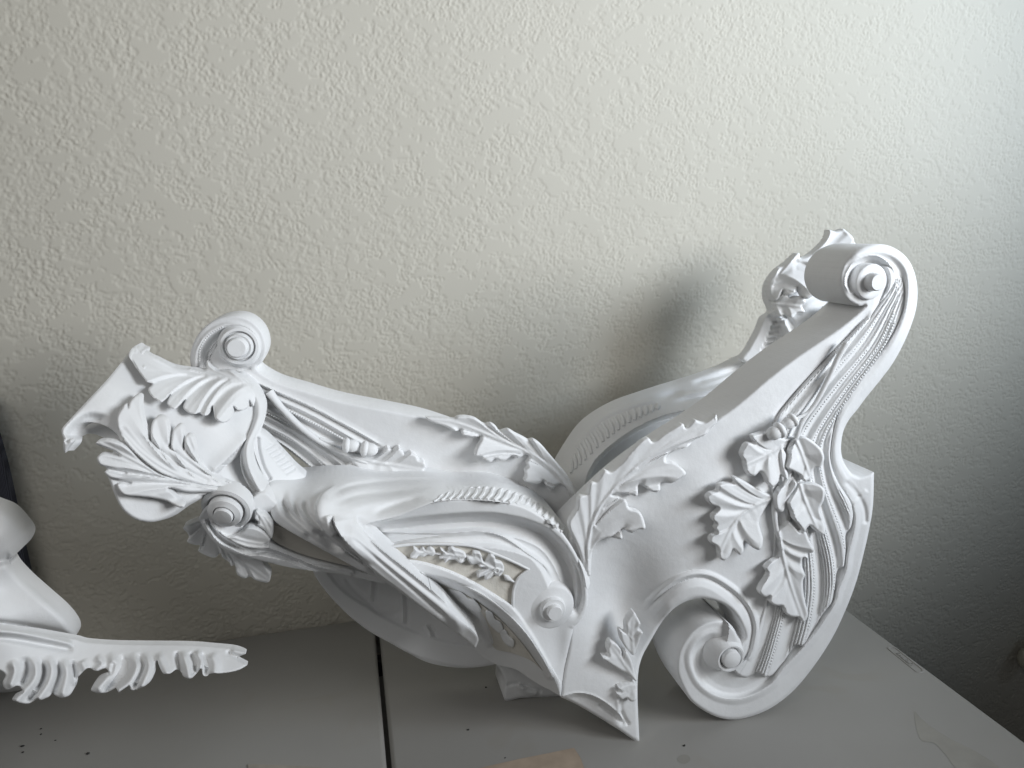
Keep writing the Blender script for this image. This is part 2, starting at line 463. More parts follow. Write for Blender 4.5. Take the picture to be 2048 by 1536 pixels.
# ================================================================== the setting
ORI = np.zeros(3)
def build_wall():
    """knife-finished plaster: flat plateaus, crinkled ridges between them, as real relief"""
    cs = [at_y(np.array(float(x)), np.array(float(y)), np.array(WALL)) for x, y in ((0, 0), (2048, 0), (0, 1300), (2048, 1536))]
    x0, x1 = min(c[0] for c in cs) - .06, max(c[0] for c in cs) + .06; z0, z1 = min(c[2] for c in cs) - .03, max(c[2] for c in cs) + .06
    d = 0.0020; nx, nz = int((x1 - x0) / d), int((z1 - z0) / d)
    kx = np.fft.fftfreq(nx, d)[None, :]; kz = np.fft.fftfreq(nz, d)[:, None]
    def noise(size, beta=0.0, sx=1.0, sz=1.0, band=0.45):
        k = np.sqrt((kx * sx) ** 2 + (kz * sz) ** 2) * size
        f = np.exp(-((k - 1) / band) ** 2) if beta == 0 else 1 / (1 + k ** 2) ** beta
        w = np.fft.ifft2(np.fft.fft2(rng.normal(size=(nz, nx))) * f).real; return w / w.std()
    A = noise(.042, 1.15, 1.15, .85); B = noise(.0165, 0, 1.1, .85, .55); Cn = noise(.0078, 0, 1.1, .9, .5); Mk = noise(.12, 1.2)
    P = sm(.20, .32, A + .25 * B)
    worm = np.exp(-((B + .35 * Cn) / .24) ** 2) * .8 + np.exp(-((B - 1.05 + .3 * Cn) / .22) ** 2) * .6
    crumb = sm(.5, 1.6, Cn) * .55
    h = P * .42 + (1 - P) * np.maximum(worm, crumb) * (.55 + .45 * sm(-1, .8, Mk))
    rim = np.exp(-((A + .25 * B - .24) / .08) ** 2) * .35 * sm(-.6, .8, B)
    h = (h + rim) * .0023
    xs = np.r_[-2.2, x0 + np.arange(nx) * d, 3.4]; zs = np.r_[-.76, z0 + np.arange(nz) * d, 2.6]
    Hh = np.zeros((nz + 2, nx + 2)); Hh[1:-1, 1:-1] = h; Hh[0] = Hh[1]; Hh[-1] = Hh[-2]; Hh[:, 0] = Hh[:, 1]; Hh[:, -1] = Hh[:, -2]
    X, Z = np.meshgrid(xs, zs); V = np.stack([X, WALL - Hh, Z], -1).reshape(-1, 3).astype(np.float32)
    n, m = nx + 2, nz + 2; q = (np.arange(m - 1)[:, None] * n + np.arange(n - 1)[None]).ravel()
    Q = np.stack([q, q + 1, q + n + 1, q + n], -1).astype(np.int32)
    k = len(V)          # thickness: four outer corners carried back
    me = bpy.data.meshes.new('wall'); me.vertices.add(k); me.vertices.foreach_set('co', V.ravel())
    me.loops.add(len(Q) * 4); me.loops.foreach_set('vertex_index', Q.ravel())
    me.polygons.add(len(Q)); me.polygons.foreach_set('loop_start', np.arange(len(Q), dtype=np.int32) * 4)
    me.polygons.foreach_set('use_smooth', np.ones(len(Q), bool)); me.update(); me.materials.append(M_WALL)
    o = bpy.data.objects.new('wall', me); col.objects.link(o); return tag(o, None, kind='structure')
wall = build_wall()
V, Fc = boxmesh(-2.2, 3.4, -2.5, WALL - 0.002, -0.80, -0.74)
tag(link_mesh('floor', V, Fc, M_FLOOR, smooth=False), None, kind='structure')

# folding table: two moulded leaves with a hinge gap, steel legs
ORI = np.array([TSEAM, 0.9, -0.74])
table = thing('folding_table', ORI, 'grey moulded plastic folding table with a dark centre seam, under the white carvings', 'table')
V, Fc = boxmesh(TSEAM + 0.0035, TEDGE, 0.50, WALL - 0.004, -0.042, 0.0, 0.007); link_mesh('table_leaf', V, Fc, M_TABLE, table, origin=ORI)
V, Fc = boxmesh(-0.90, TSEAM - 0.0035, 0.50, WALL - 0.004, -0.042, 0.0, 0.007); link_mesh('table_leaf', V, Fc, M_TABLE, table, origin=ORI)
for x in (-0.55, 0.55):
    for y in (0.58, 1.16):
        tube('leg', None, None, 0.014, m=M_STEEL, parent=table, raw3=[(x, y, -0.04), (x, y, -0.4), (x, y, -0.74)], seg=12)
for y in (0.56, 1.20):
    V, Fc = boxmesh(-0.85, 0.85, y - 0.012, y + 0.012, -0.075, -0.043, 0.003); link_mesh('rail', V, Fc, M_STEEL, table, origin=ORI)

# embossed maker's plate near the right end of the table
def emboss():
    P = [at_z(np.array(a), np.array(b))[:2] for a, b in ((1772, 1296), (1792, 1296), (1848, 1341), (1833, 1344))]
    c = sum(P) / 4; u = (P[2] - P[1]); L = np.linalg.norm(u); u = u / L; v = np.array([-u[1], u[0]])
    w = abs((P[0] - P[1]) @ v) * 0.9; hw, hl = w / 2, L / 2 + 0.004
    V = []; Fc = []; n = 40; rad = hw * .8
    def ring(a, b, z):
        k = len(V)
        for j in range(n):
            t = 2 * math.pi * j / n; cx_, cy_ = math.cos(t), math.sin(t)
            x = (a - rad) * np.sign(cx_) + rad * cx_; y = (b - rad) * np.sign(cy_) + rad * cy_
            q = c + u * x + v * y; V.append((q[0], q[1], z))
        return k
    ks = [ring(hl + .0012, hw + .0012, 0.0002), ring(hl + .0004, hw + .0004, 0.0012), ring(hl - .0012, hw - .0012, 0.0012), ring(hl - .002, hw - .002, 0.0003)]
    for a, b in zip(ks, ks[1:]):
        for j in range(n): Fc.append([a + j, a + (j + 1) % n, b + (j + 1) % n, b + j])
    link_mesh('embossed_plate', V, Fc, M_TABLE, table, origin=ORI)
    cu = bpy.data.curves.new('lettering', 'FONT'); cu.body = 'LIFETIME'; cu.size = w * .62; cu.align_x = 'CENTER'; cu.align_y = 'CENTER'
    cu.extrude = 0.0006; cu.bevel_depth = 0.0002; cu.resolution_u = 2
    o = bpy.data.objects.new('tmp', cu); col.objects.link(o); dg = bpy.context.evaluated_depsgraph_get()
    me = bpy.data.meshes.new_from_object(o.evaluated_get(dg)); bpy.data.objects.remove(o); me.materials.clear(); me.materials.append(M_TABLE)
    t = bpy.data.objects.new('lettering', me); col.objects.link(t); t.parent = table
    t.rotation_euler = (0, 0, math.atan2(u[1], u[0]) + math.pi); t.location = (c[0] - ORI[0], c[1] - ORI[1], 0.0004 - ORI[2])
emboss()
for pts in ([(1828, 1424), (1846, 1440), (1872, 1460), (1905, 1480), (1950, 1502), (2000, 1540), (1925, 1545), (1890, 1508), (1868, 1486), (1840, 1478)], [(1354, 1518), (1360, 1511), (1370, 1509), (1379, 1513), (1380, 1520), (1372, 1527), (1361, 1526)]):
    Q = spl(pts, True, 4); W = at_z(Q[:, 0], Q[:, 1], 0.0003); link_mesh('stain', W, [list(range(len(W)))], M_STAIN, table, smooth=False, origin=ORI)

# scraps of cardboard and crumbs lying on the table
def sheet(name, corners, m, label, cat, th=0.003):
    global ORI
    Q = [at_z(np.array(float(a)), np.array(float(b))) for a, b in corners]; n = len(Q); ORI = np.array([*np.mean(Q, 0)[:2], 0.0])
    V = [(q[0], q[1], 0.0004) for q in Q] + [(q[0], q[1], th) for q in Q]
    Fc = [list(range(n))[::-1], list(range(n, 2 * n))] + [[i, (i + 1) % n, n + (i + 1) % n, n + i] for i in range(n)]
    o = link_mesh(name, V, Fc, m, smooth=False, origin=ORI); o.location = ORI
    return tag(o, label, cat)
sheet('cardboard_scrap', [(948, 1541), (1040, 1520), (1100, 1508), (1148, 1498), (1160, 1516), (1178, 1562), (1020, 1600)], M_CARD, 'tan cardboard scrap at the bottom edge, right of the table seam', 'cardboard', 0.002)
sheet('cardboard_strip', [(496, 1530), (560, 1532), (640, 1536), (700, 1541), (690, 1580), (500, 1575)], M_STRIP, 'thin pale cardboard strip barely showing left of the table seam', 'cardboard', 0.0015)
crumbs = [(936, 1460, 3.2, 'largest black crumb, just right of the table seam'), (1010, 1516, 1.8, 'tiny black crumb beside the tan cardboard scrap'), (45, 1493, 4, 'black crumb at the far lower left of the table, upper of a pair'),
          (46, 1505, 3, 'black crumb at the far lower left of the table, lower of a pair'), (176, 1508, 4, 'flat black crumb below the long carved leaf tips'), (82, 1458, 2.5, 'small black crumb, upper of two below the left carving'),
          (82, 1469, 2.2, 'small black crumb, lower of two below the left carving'), (111, 1481, 2.2, 'lone small black crumb between the left pairs'), (972, 1375, 2.5, 'faint crumb in the shadow beside the ornament foot'),
          (1368, 1492, 3, 'thin dark crumb right of the ornament front tip')]
for x, y, r, lab in crumbs:
    c = at_z(np.array(float(x)), np.array(float(y))); s = .8 * r * m_per_px(x, y, c[1]); V = []; Fc = []
    blob(V, Fc, (0, 0, s * .35), (s * random.uniform(1., 1.5), s * random.uniform(.8, 1.2), s * .45), seg=7, rings=5)
    V = np.array(V) * (1 + rng.normal(0, .12, (len(V), 1)))
    o = link_mesh('crumb', V, Fc, M_CRUMB); o.location = (c[0], c[1], 0.0); tag(o, lab, 'crumb', 'crumbs on the table')

# dark upholstered panel behind the left carving
FB = Field([(0, 900, 1.235), (70, 1170, 1.235), (-300, 900, 1.235), (-300, 1300, 1.235)])
ORI = at_y(np.array(-60.), np.array(1300.), np.array(1.235)); ORI[2] = 0.0
o = patch('fabric_panel', [(-260, 780, 1), (-40, 782), (-14, 850), (12, 940), (44, 1090), (62, 1170), (84, 1275), (90, 1330, 1), (-250, 1340, 1)], FB, 8, 0.014, M_FABRIC, rnd=(0.006, 12), back=True)
o.location = ORI; tag(o, 'dark blue grey woven fabric panel leaning behind the left carving', 'fabric panel')

# little bottle hanging at the right edge, below table height
def bottle():
    global ORI
    c = at_y(np.array(2064.), np.array(1318.), np.array(1.24)); ORI = c
    root = thing('small_bottle', c, 'small cream bottle with teal neck on the dark wall at the right edge', 'bottle')
    def turned(name, prof, m):
        V = []; Fc = []; seg = 28
        ax = np.array([0.25, 0, 0.97]); ax /= np.linalg.norm(ax); a = np.array([0.97, 0, -0.25]); b = np.array([0, 1.0, 0])
        for r, h in prof:
            for j in range(seg):
                t = 2 * math.pi * j / seg; V.append(ax * h + r * (math.cos(t) * a + math.sin(t) * b))
        for i in range(len(prof) - 1):
            for j in range(seg): k = (j + 1) % seg; Fc.append([i * seg + j, i * seg + k, (i + 1) * seg + k, (i + 1) * seg + j])
        Fc.append(list(range(seg))[::-1]); Fc.append([(len(prof) - 1) * seg + j for j in range(seg)])
        return link_mesh(name, V, Fc, m, root)
    turned('bottle_body', [(.012, -.03), (.022, -.026), (.029, -.012), (.03, .004), (.026, .016), (.017, .022)], M_CREAM)
    turned('neck_ring', [(.015, .0225), (.018, .024), (.018, .029), (.015, .031)], M_CREAM)
    turned('bottle_cap', [(.014, .0312), (.0165, .033), (.0165, .052), (.013, .055)], M_TEAL)
bottle()

# ================================================================== the large carved ornament
ORI = np.array([0.30, 0.93, 0.0])
orn = thing('carved_ornament', ORI, 'large white carved scroll ornament with leaves and volutes, lying across the table', 'ornament')
ORN = ORI

# ---------------------------------------------------------------- front right scroll panel
YA = 0.822
FA = Field([(1278, 1483, .822), (1121, 1393, .842), (1150, 1250, .842), (1180, 1130, .842), (1200, 1300, .842), (1450, 1439, .822), (1250, 1000, .838), (1467, 815, .828),
            (1500, 1100, .828), (1700, 1100, .826), (1760, 490, .822), (1830, 580, .824), (1700, 800, .826), (1400, 1200, .828), (1600, 1370, .823), (1300, 1270, .834)])
FA0 = Field([(1278, 1483, .822), (1121, 1393, .842), (1150, 1250, .842), (1180, 1130, .842), (1200, 1300, .842), (1450, 1439, .822), (1250, 1000, .838), (1467, 815, .828),
            (1500, 1100, .828), (1700, 1100, .826), (1760, 490, .822), (1830, 580, .824), (1700, 800, .826), (1400, 1200, .828), (1600, 1370, .823), (1300, 1270, .834)])
A_out = [(1730, 612), (1716, 612), (1692, 597), (1679, 568), (1682, 538), (1699, 511), (1726, 494), (1760, 488), (1789, 496), (1814, 516), (1829, 545), (1835, 582), (1831, 623),
         (1814, 672), (1789, 721), (1763, 757), (1733, 794), (1716, 817), (1697, 841), (1686, 865), (1682, 897), (1687, 922), (1702, 946), (1716, 954), (1728, 952), (1748, 944, 1),
         (1746, 1010), (1738, 1060), (1724, 1121), (1711, 1168), (1692, 1218), (1666, 1273), (1630, 1329), (1589, 1379), (1545, 1414), (1501, 1433), (1460, 1439), (1422, 1429),
         (1384, 1404), (1367, 1379), (1355, 1350), (1353, 1326), (1359, 1297), (1378, 1268), (1405, 1248), (1437, 1240), (1462, 1250), (1476, 1274), (1483, 1290, 1), (1491, 1273),
         (1481, 1244), (1460, 1218), (1431, 1202), (1393, 1197), (1355, 1212), (1326, 1241), (1301, 1282), (1285, 1312), (1277, 1341), (1275, 1379), (1276, 1423), (1279, 1484, 1),
         (1267, 1480), (1238, 1460), (1196, 1434), (1151, 1408), (1121, 1394, 1), (1128, 1344), (1137, 1298), (1142, 1250), (1150, 1200), (1150, 1150), (1135, 1090), (1150, 1062),
         (1190, 1022), (1250, 967), (1330, 907), (1400, 862), (1467, 815), (1530, 762), (1594, 713), (1680, 655)]
arch_line = [(1279, 1227), (1302, 1200), (1332, 1174), (1361, 1156), (1393, 1148), (1422, 1152), (1452, 1168), (1481, 1191), (1502, 1218), (1512, 1250), (1510, 1279), (1502, 1309), (1487, 1332)]
FA.prof(arch_line, [-9, -4, 0, 4, 7, 14, 26, 40, 55], [0, .004, .0055, .003, -.001, .004, .008, .0085, .008], side=1, taper=(.15, .05))
rim_in = [(1811, 540), (1811, 596), (1802, 635), (1777, 684), (1740, 733), (1704, 782), (1680, 820), (1667, 860), (1661, 902), (1663, 931), (1677, 965), (1699, 1000), (1708, 1030), (1706, 1060), (1694, 1110), (1690, 1140), (1675, 1180), (1669, 1203),
          (1640, 1250), (1607, 1291), (1566, 1335), (1540, 1367), (1502, 1389), (1466, 1396), (1431, 1388), (1402, 1367), (1386, 1338), (1383, 1309), (1398, 1283), (1424, 1268), (1450, 1270)]
FA.prof(rim_in, [-60, -46, -14, -8, -3, 0, 3, 9, 20, 44, 60], [0, 0, 0, .002, .003, .001, -.004, -.008, -.0085, -.004, 0], side=1, taper=(.05, .04))
# upper part of the arm: cove between two fillets outside the flutes
FA.prof([(1690, 530), (1720, 508), (1756, 503), (1790, 513), (1812, 538), (1819, 575), (1814, 622), (1797, 671), (1771, 716), (1741, 758), (1709, 799), (1687, 835), (1676, 870), (1672, 902), (1677, 931), (1692, 960), (1712, 990), (1728, 1030)],
        [-12, -6, -2, 2, 7, 12], [0, .002, .0045, .0045, .002, 0], taper=(.05, .15))
FA.ridge([(1690, 960), (1712, 985), (1728, 1015), (1732, 1050)], -.003, 5); FA.ridge([(1735, 980), (1716, 1000), (1702, 1030)], .002, 4)
# long fillet and groove left of the flutes
FA.prof([(1745, 622), (1716, 652), (1690, 680), (1650, 722), (1610, 766), (1575, 806), (1545, 845)], [-12, -6, -2, 2, 6, 10], [0, -.001, -.006, -.004, .004, .002], side=-1, taper=(.1, .1))
# scroll at the top of the panel: recessed track, ring and boss
FA.prof([(1700, 590), (1690, 566), (1697, 538), (1717, 519), (1746, 511), (1772, 522), (1788, 545), (1790, 572)], [-10, -4, 0, 4, 9, 14, 22], [0, .001, .003, -.003, -.010, -.012, -.012], side=1, taper=(.05, .25))
# foot of the panel: bottom chamfer, corner fillets, carved lines
FA.prof([(1121, 1394), (1146, 1387), (1162, 1386), (1185, 1391), (1208, 1403), (1234, 1424), (1252, 1446)], [-4, 0, 3, 8, 40], [0, .001, -.004, -.008, -.013], side=1, taper=(.02, .2))
FA.ridge([(1240, 1395), (1243, 1425), (1258, 1452)], -.003, 4); FA.ridge([(1228, 1370), (1236, 1400), (1240, 1425)], .0025, 5); FA.ridge([(1195, 1408), (1225, 1428), (1250, 1450)], -.003, 4)
# soft swell of the plaster around the leaves, hollow near the ridge
FA.fn(lambda X, Y: -.030 * np.exp(-(((X - 1245) / 75) ** 2 + ((Y - 1205) / 105) ** 2)) + .008 * np.exp(-(((X - 1400) / 90) ** 2 + ((Y - 1000) / 110) ** 2)))
FA.fn(lambda X, Y: .0006 * (np.sin(X * .031 + Y * .017) * np.sin(Y * .027 - X * .011)))
panelA = patch('scroll_panel', A_out, FA, 2.4, 0.075, parent=orn, rnd=(.0035, 6), back=True, n=6)
panelA['label'] = 'front right scroll panel with oak leaves and shell flutes'

# deep drum behind the lower volute
patch('volute_drum', [(1353, 1326), (1359, 1297), (1378, 1268), (1405, 1248), (1437, 1238), (1466, 1212), (1492, 1225), (1506, 1270), (1520, 1330), (1520, 1400), (1490, 1430), (1460, 1437), (1422, 1427), (1384, 1402), (1367, 1377), (1356, 1350)], Field([(1353, 1326, .85), (1470, 1225, .905), (1437, 1240, .86), (1460, 1437, .85), (1520, 1330, .86)]), 8, .085, parent=panelA)
# round boss of the upper scroll
lathe('scroll_boss', 1726, 562, .822 + .012, [(37, -.006), (36, .004), (35.5, .014), (34, .0165), (31, .0175), (24, .0172), (18.5, .0165), (17.5, .021), (16.5, .028), (15, .0292)], parent=panelA)
lathe('volute_boss', 1449, 1303, .830, [(46, -.012), (44, -.004), (40, .002), (34, .010), (30, .016), (28, .0185), (25, .0185), (21.5, .015), (20.5, .008), (19.5, .008), (19, .018), (18.2, .0215), (16.5, .0225)], parent=panelA)

# fluted shell running from the scroll down to the scalloped fan
G = [[(1765, 596), (1697, 677), (1619, 757), (1552, 838), (1535, 900), (1545, 1000), (1545, 1100), (1530, 1200), (1502, 1300), (1478, 1345)],
     [(1777, 600), (1720, 685), (1645, 770), (1585, 850), (1565, 910), (1575, 1000), (1580, 1100), (1572, 1200), (1550, 1290), (1531, 1354)],
     [(1787, 602), (1740, 690), (1668, 778), (1610, 858), (1592, 915), (1605, 1000), (1620, 1090), (1627, 1170), (1620, 1235), (1606, 1290)],
     [(1797, 602), (1757, 690), (1690, 780), (1635, 862), (1618, 912), (1628, 980), (1645, 1045), (1662, 1105), (1668, 1160), (1660, 1214)],
     [(1805, 600), (1769, 688), (1705, 780), (1652, 862), (1638, 910), (1645, 960), (1661, 1010), (1678, 1055), (1688, 1095), (1687, 1132)],
     [(1810, 600), (1777, 684), (1712, 780), (1667, 860), (1660, 902), (1663, 935), (1676, 967), (1693, 1000), (1703, 1028), (1702, 1053)]]
Gs = np.array([resample(spl(g), 1, False)[np.linspace(0, len(resample(spl(g), 1, False)) - 1, 120).astype(int)] for g in G])
def gcurve(s):
    i = min(int(s), len(G) - 2); f = s - i; return Gs[i] * (1 - f) + Gs[i + 1] * f
ss = np.linspace(0, len(G) - 1, 401); kdS = kdtree.KDTree(401 * 120); SS = []
for i, s in enumerate(ss):
    for q in gcurve(s): kdS.insert((q[0], q[1], 0), len(SS)); SS.append(s)
kdS.balance(); SS = np.array(SS); SQ = np.concatenate([gcurve(s) for s in ss])
def flutes(X, Y, ed):
    s = np.empty(len(X)); sp = np.empty(len(X))
    for i, (x, y) in enumerate(zip(X, Y)):      # nearest guide sample, refined square to the flow
        k = kdS.find((x, y, 0))[1]; t = k % 120; a = max(k - 120, t); c = min(k + 120, len(SQ) - 120 + t)
        u = SQ[min(k + 1, k - t + 119)] - SQ[max(k - 1, k - t)]; nx, ny = -u[1], u[0]; l = math.hypot(nx, ny); nx /= l; ny /= l
        d = SQ[c] - SQ[a]; dn = d[0] * nx + d[1] * ny; ds = SS[c] - SS[a]
        dn = dn if abs(dn) > 1e-6 else 1e-6
        s[i] = SS[k] + ((x - SQ[k][0]) * nx + (y - SQ[k][1]) * ny) / dn * ds; sp[i] = abs(dn) / ds
    s = np.clip(s, 0, len(G) - 1.001)
    f = s - np.floor(s)                         # 0 on a guide; fine ribs gather just before it
    A = np.minimum(.0042, sp * .0007 * .17)
    h = .005 + A * np.cos(2 * np.pi * (f - .88))
    ribs = sm(.48, .56, f) * (1 - sm(.95, 1.0, f)) * sm(26, 48, sp)
    h = h + .0017 * np.cos(2 * np.pi * (f - .50) / .113) * ribs
    h = h - .0025 * np.exp(-((f - .02) / .05) ** 2) * sm(8, 30, sp)
    h = h + .0010 * np.cos(4 * np.pi * f) * (1 - sm(14, 30, sp)) * sm(7, 10, sp)
    return np.maximum(h, .0005)
A_shell = [(1765, 596), (1740, 632), (1697, 677), (1660, 715), (1619, 757), (1582, 800), (1552, 840), (1536, 885), (1535, 940), (1545, 1000), (1547, 1100), (1532, 1200), (1512, 1262), (1498, 1310), (1468, 1335), (1474, 1348), (1492, 1355), (1505, 1350), (1516, 1344), (1531, 1354), (1548, 1348), (1569, 1322),
           (1581, 1300), (1590, 1291), (1610, 1289), (1631, 1259), (1642, 1233), (1654, 1217), (1666, 1200), (1670, 1174), (1672, 1150), (1677, 1137), (1688, 1132), (1692, 1105), (1691, 1070), (1702, 1053), (1706, 1024), (1699, 1000), (1677, 966), (1663, 931),
           (1661, 902), (1667, 860), (1680, 820), (1704, 786), (1740, 735), (1777, 684), (1802, 635), (1811, 596), (1806, 560), (1790, 540), (1772, 532), (1778, 556), (1774, 580)]
FS = Field([(1278, 1483, .822), (1450, 1439, .822), (1467, 815, .828), (1500, 1100, .829), (1700, 1100, .829), (1760, 490, .829), (1830, 580, .828), (1700, 800, .828), (1600, 1370, .829)])
shell = patch('shell', A_shell, FS, 1.7, 0.02, parent=panelA, hfn=flutes, rnd=(.004, 4), back=False, n=4, sharp=85)
FSH = lambda X, Y: FS(X, Y) - .006
for s, a, b in ((1.03, 62, 119), (2.03, 18, 119), (3.03, 5, 118), (4.03, 10, 118), (0.97, 5, 60)):
    c = gcurve(s)[a:b]; beads('bead_row', [tuple(c[i]) for i in range(0, len(c), 6)], FSH, 2.6, 6.0, panelA)

# acanthus leaf rising from the centre
acA = [(1137, 1050), (1153, 1019), (1158, 994), (1175, 987), (1181, 966), (1194, 962), (1209, 941), (1222, 944), (1244, 925), (1259, 906), (1281, 884), (1297, 876), (1306, 884), (1328, 869), (1344, 859), (1365, 847), (1372, 856), (1390, 840), (1398, 843), (1412, 844),
       (1433, 828, 1), (1434, 844), (1419, 859), (1412, 869), (1387, 881), (1375, 894), (1350, 900), (1337, 906), (1331, 922), (1347, 925), (1362, 934), (1372, 947), (1362, 956), (1344, 966), (1322, 966), (1320, 981), (1306, 984), (1278, 969), (1275, 991), (1262, 990), (1250, 987),
       (1222, 990), (1250, 998), (1259, 1016), (1281, 1025), (1291, 1056), (1278, 1059), (1262, 1066), (1244, 1058), (1244, 1078), (1222, 1075), (1200, 1081), (1188, 1094), (1183, 1112), (1181, 1150), (1172, 1150), (1155, 1094)]
leaf('acanthus_leaf', acA, [(1176, 1140), (1178, 1075), (1200, 1015), (1255, 950), (1335, 890), (1425, 840)], FA0, panelA, lift=.004, tip=.011, amp=.0065, thick=.0075, rib=.003, curl=.004, back_off=.3, left=.28)
# hanging branch of oak leaves with acorns
FAL = lambda X, Y: FS(X, Y) - .004
oaks = [([(1589, 873), (1570, 878), (1545, 870), (1531, 865), (1516, 868), (1504, 873), (1511, 887), (1496, 886), (1488, 895), (1483, 909), (1489, 922), (1490, 931), (1496, 948), (1509, 952), (1521, 943), (1531, 956), (1535, 965), (1545, 975), (1557, 963), (1562, 951), (1575, 959), (1576, 948), (1570, 930), (1573, 910), (1566, 897), (1570, 886)], [(1587, 877), (1560, 895), (1525, 915), (1492, 930)]),
        ([(1594, 876), (1609, 873), (1619, 878), (1638, 893), (1647, 907), (1648, 921), (1641, 934), (1628, 938), (1621, 956), (1609, 963), (1601, 951), (1584, 941), (1575, 936), (1580, 917), (1580, 902), (1586, 888)], [(1592, 880), (1603, 905), (1618, 948)]),
        ([(1548, 993), (1531, 986), (1509, 974), (1477, 956), (1468, 956), (1470, 967), (1455, 966), (1438, 970), (1435, 982), (1421, 987), (1414, 996), (1421, 1009), (1438, 1017), (1426, 1031), (1426, 1041), (1433, 1048), (1430, 1057), (1435, 1066), (1423, 1073), (1421, 1085), (1435, 1094), (1438, 1110), (1441, 1119), (1452, 1120), (1462, 1107), (1467, 1099), (1479, 1110), (1487, 1102), (1487, 1086), (1493, 1082), (1501, 1092), (1516, 1100), (1523, 1095), (1526, 1078), (1521, 1061), (1518, 1043), (1526, 1024), (1540, 1004)], [(1548, 996), (1505, 1015), (1470, 1045), (1442, 1100)]),
        ([(1596, 967), (1614, 965), (1638, 969), (1649, 980), (1648, 1000), (1640, 1019), (1648, 1044), (1651, 1061), (1645, 1070), (1631, 1061), (1621, 1051), (1614, 1056), (1609, 1064), (1599, 1051), (1589, 1039), (1584, 1024), (1577, 1007), (1582, 995), (1590, 983)], [(1600, 969), (1612, 1005), (1634, 1056)]),
        ([(1553, 990), (1570, 965), (1584, 951), (1594, 968), (1586, 983), (1577, 995), (1571, 1010), (1567, 1022), (1560, 1024), (1553, 1014)], [(1580, 958), (1570, 985), (1562, 1020)]),
        ([(1555, 1063), (1569, 1051), (1578, 1042), (1588, 1051), (1601, 1065), (1611, 1063), (1618, 1080), (1628, 1098), (1625, 1105), (1614, 1108), (1618, 1119), (1606, 1116), (1604, 1131), (1610, 1150), (1606, 1162), (1607, 1185), (1611, 1206), (1616, 1225), (1613, 1239), (1606, 1245), (1597, 1235), (1583, 1234), (1571, 1227), (1566, 1213), (1550, 1211), (1540, 1204), (1540, 1192), (1529, 1194), (1519, 1185), (1522, 1173), (1531, 1159), (1536, 1147), (1531, 1136), (1540, 1126), (1552, 1117), (1561, 1106), (1559, 1085)], [(1558, 1066), (1566, 1110), (1580, 1165), (1604, 1235)])]
for i, (o, md) in enumerate(oaks):
    leaf('oak_leaf', o, md, FAL, panelA, lift=(.007 if i != 4 else .004), tip=.010, amp=.0042, step=1.9, thick=.0075, rib=.003, curl=.005)
tube('stem', [(1692, 687), (1675, 718), (1657, 757), (1632, 805), (1612, 832), (1600, 852), (1592, 876)], FS, [7, 5.5, 5, 5, 4.5, 5, 5], .014, parent=panelA)
tube('stem', [(1625, 818), (1608, 830), (1592, 838)], FS, [3.5, 3.5, 4], .014, parent=panelA)
tube('stem', [(1590, 876), (1578, 905), (1580, 940), (1565, 975), (1550, 1000), (1550, 1040), (1557, 1075)], FS, [5, 5, 5, 6, 6, 5, 4], .008, parent=panelA)
acorn('acorn', 1581, 843, .807, 13.5, math.radians(150), panelA); acorn('acorn', 1554, 863, .805, 15.5, math.radians(155), panelA)
# small oak sprig on the foot
for o, md in [([(1267, 1310), (1255, 1300), (1244, 1282), (1241, 1262), (1253, 1267), (1253, 1248), (1267, 1225), (1275, 1235), (1281, 1248), (1277, 1258), (1286, 1265), (1281, 1275), (1276, 1291)], [(1267, 1308), (1264, 1270), (1268, 1230)]),
              ([(1273, 1363), (1255, 1348), (1237, 1338), (1206, 1317), (1219, 1314), (1216, 1300), (1221, 1284), (1233, 1289), (1242, 1300), (1245, 1312), (1252, 1303), (1262, 1319), (1268, 1339)], [(1272, 1362), (1250, 1330), (1222, 1290)]),
              ([(1273, 1369), (1255, 1369), (1238, 1377), (1243, 1384), (1234, 1388), (1242, 1398), (1253, 1396), (1262, 1403), (1273, 1399)], [(1272, 1370), (1255, 1382), (1240, 1394)])]:
    leaf('oak_leaf', o, md, FA0, panelA, lift=.004, tip=.004, amp=.003, step=1.8, thick=.012, rib=.0015, curl=.002)

# ---------------------------------------------------------------- rear left scroll panel
bctl = [(480, 690, .982), (383, 735, .99), (640, 960, .978), (640, 1100, .982), (930, 1336, .962), (1012, 1400, .958), (1121, 1394, .948), (850, 840, .955), (1140, 1000, .94), (700, 860, .965)]
FBk = Field(bctl); FB0 = Field(bctl)
B_out = [(500, 738), (478, 737), (440, 742), (405, 750), (384, 736), (381, 706), (393, 674), (416, 648), (446, 634), (480, 632), (507, 644), (526, 667), (533, 697), (526, 722), (514, 738), (555, 764), (614, 782), (687, 803), (790, 823), (848, 835), (900, 851), (980, 880), (1050, 906), (1100, 936), (1130, 965), (1160, 1010), (1160, 1150), (1130, 1300), (1121, 1394, 1),
         (1100, 1394), (1043, 1396), (1013, 1402), (1007, 1390), (1010, 1368), (1004, 1347), (992, 1328, 1), (965, 1333), (931, 1336), (886, 1332), (850, 1323), (816, 1306), (782, 1287), (746, 1267), (717, 1247), (686, 1220), (652, 1183), (626, 1143), (618, 1100), (632, 1040), (645, 985), (636, 952), (605, 922), (561, 890), (517, 866), (460, 836), (410, 800), (385, 770), (392, 752), (440, 748)]
FBk.prof([(392, 745), (391, 710), (404, 680), (428, 658), (460, 647), (492, 653), (512, 672), (518, 695), (510, 715)], [-8, -4, 0, 5, 9, 14, 22, 32], [0, .001, .004, .003, -.004, -.008, -.010, -.006], taper=(.05, .1))
FBk.prof([(410, 748), (412, 715), (424, 690), (444, 674), (468, 668), (490, 675)], [-3, 0, 3, 6, 9, 12], [0, .002, -.002, .002, -.002, 0], taper=(.1, .2))
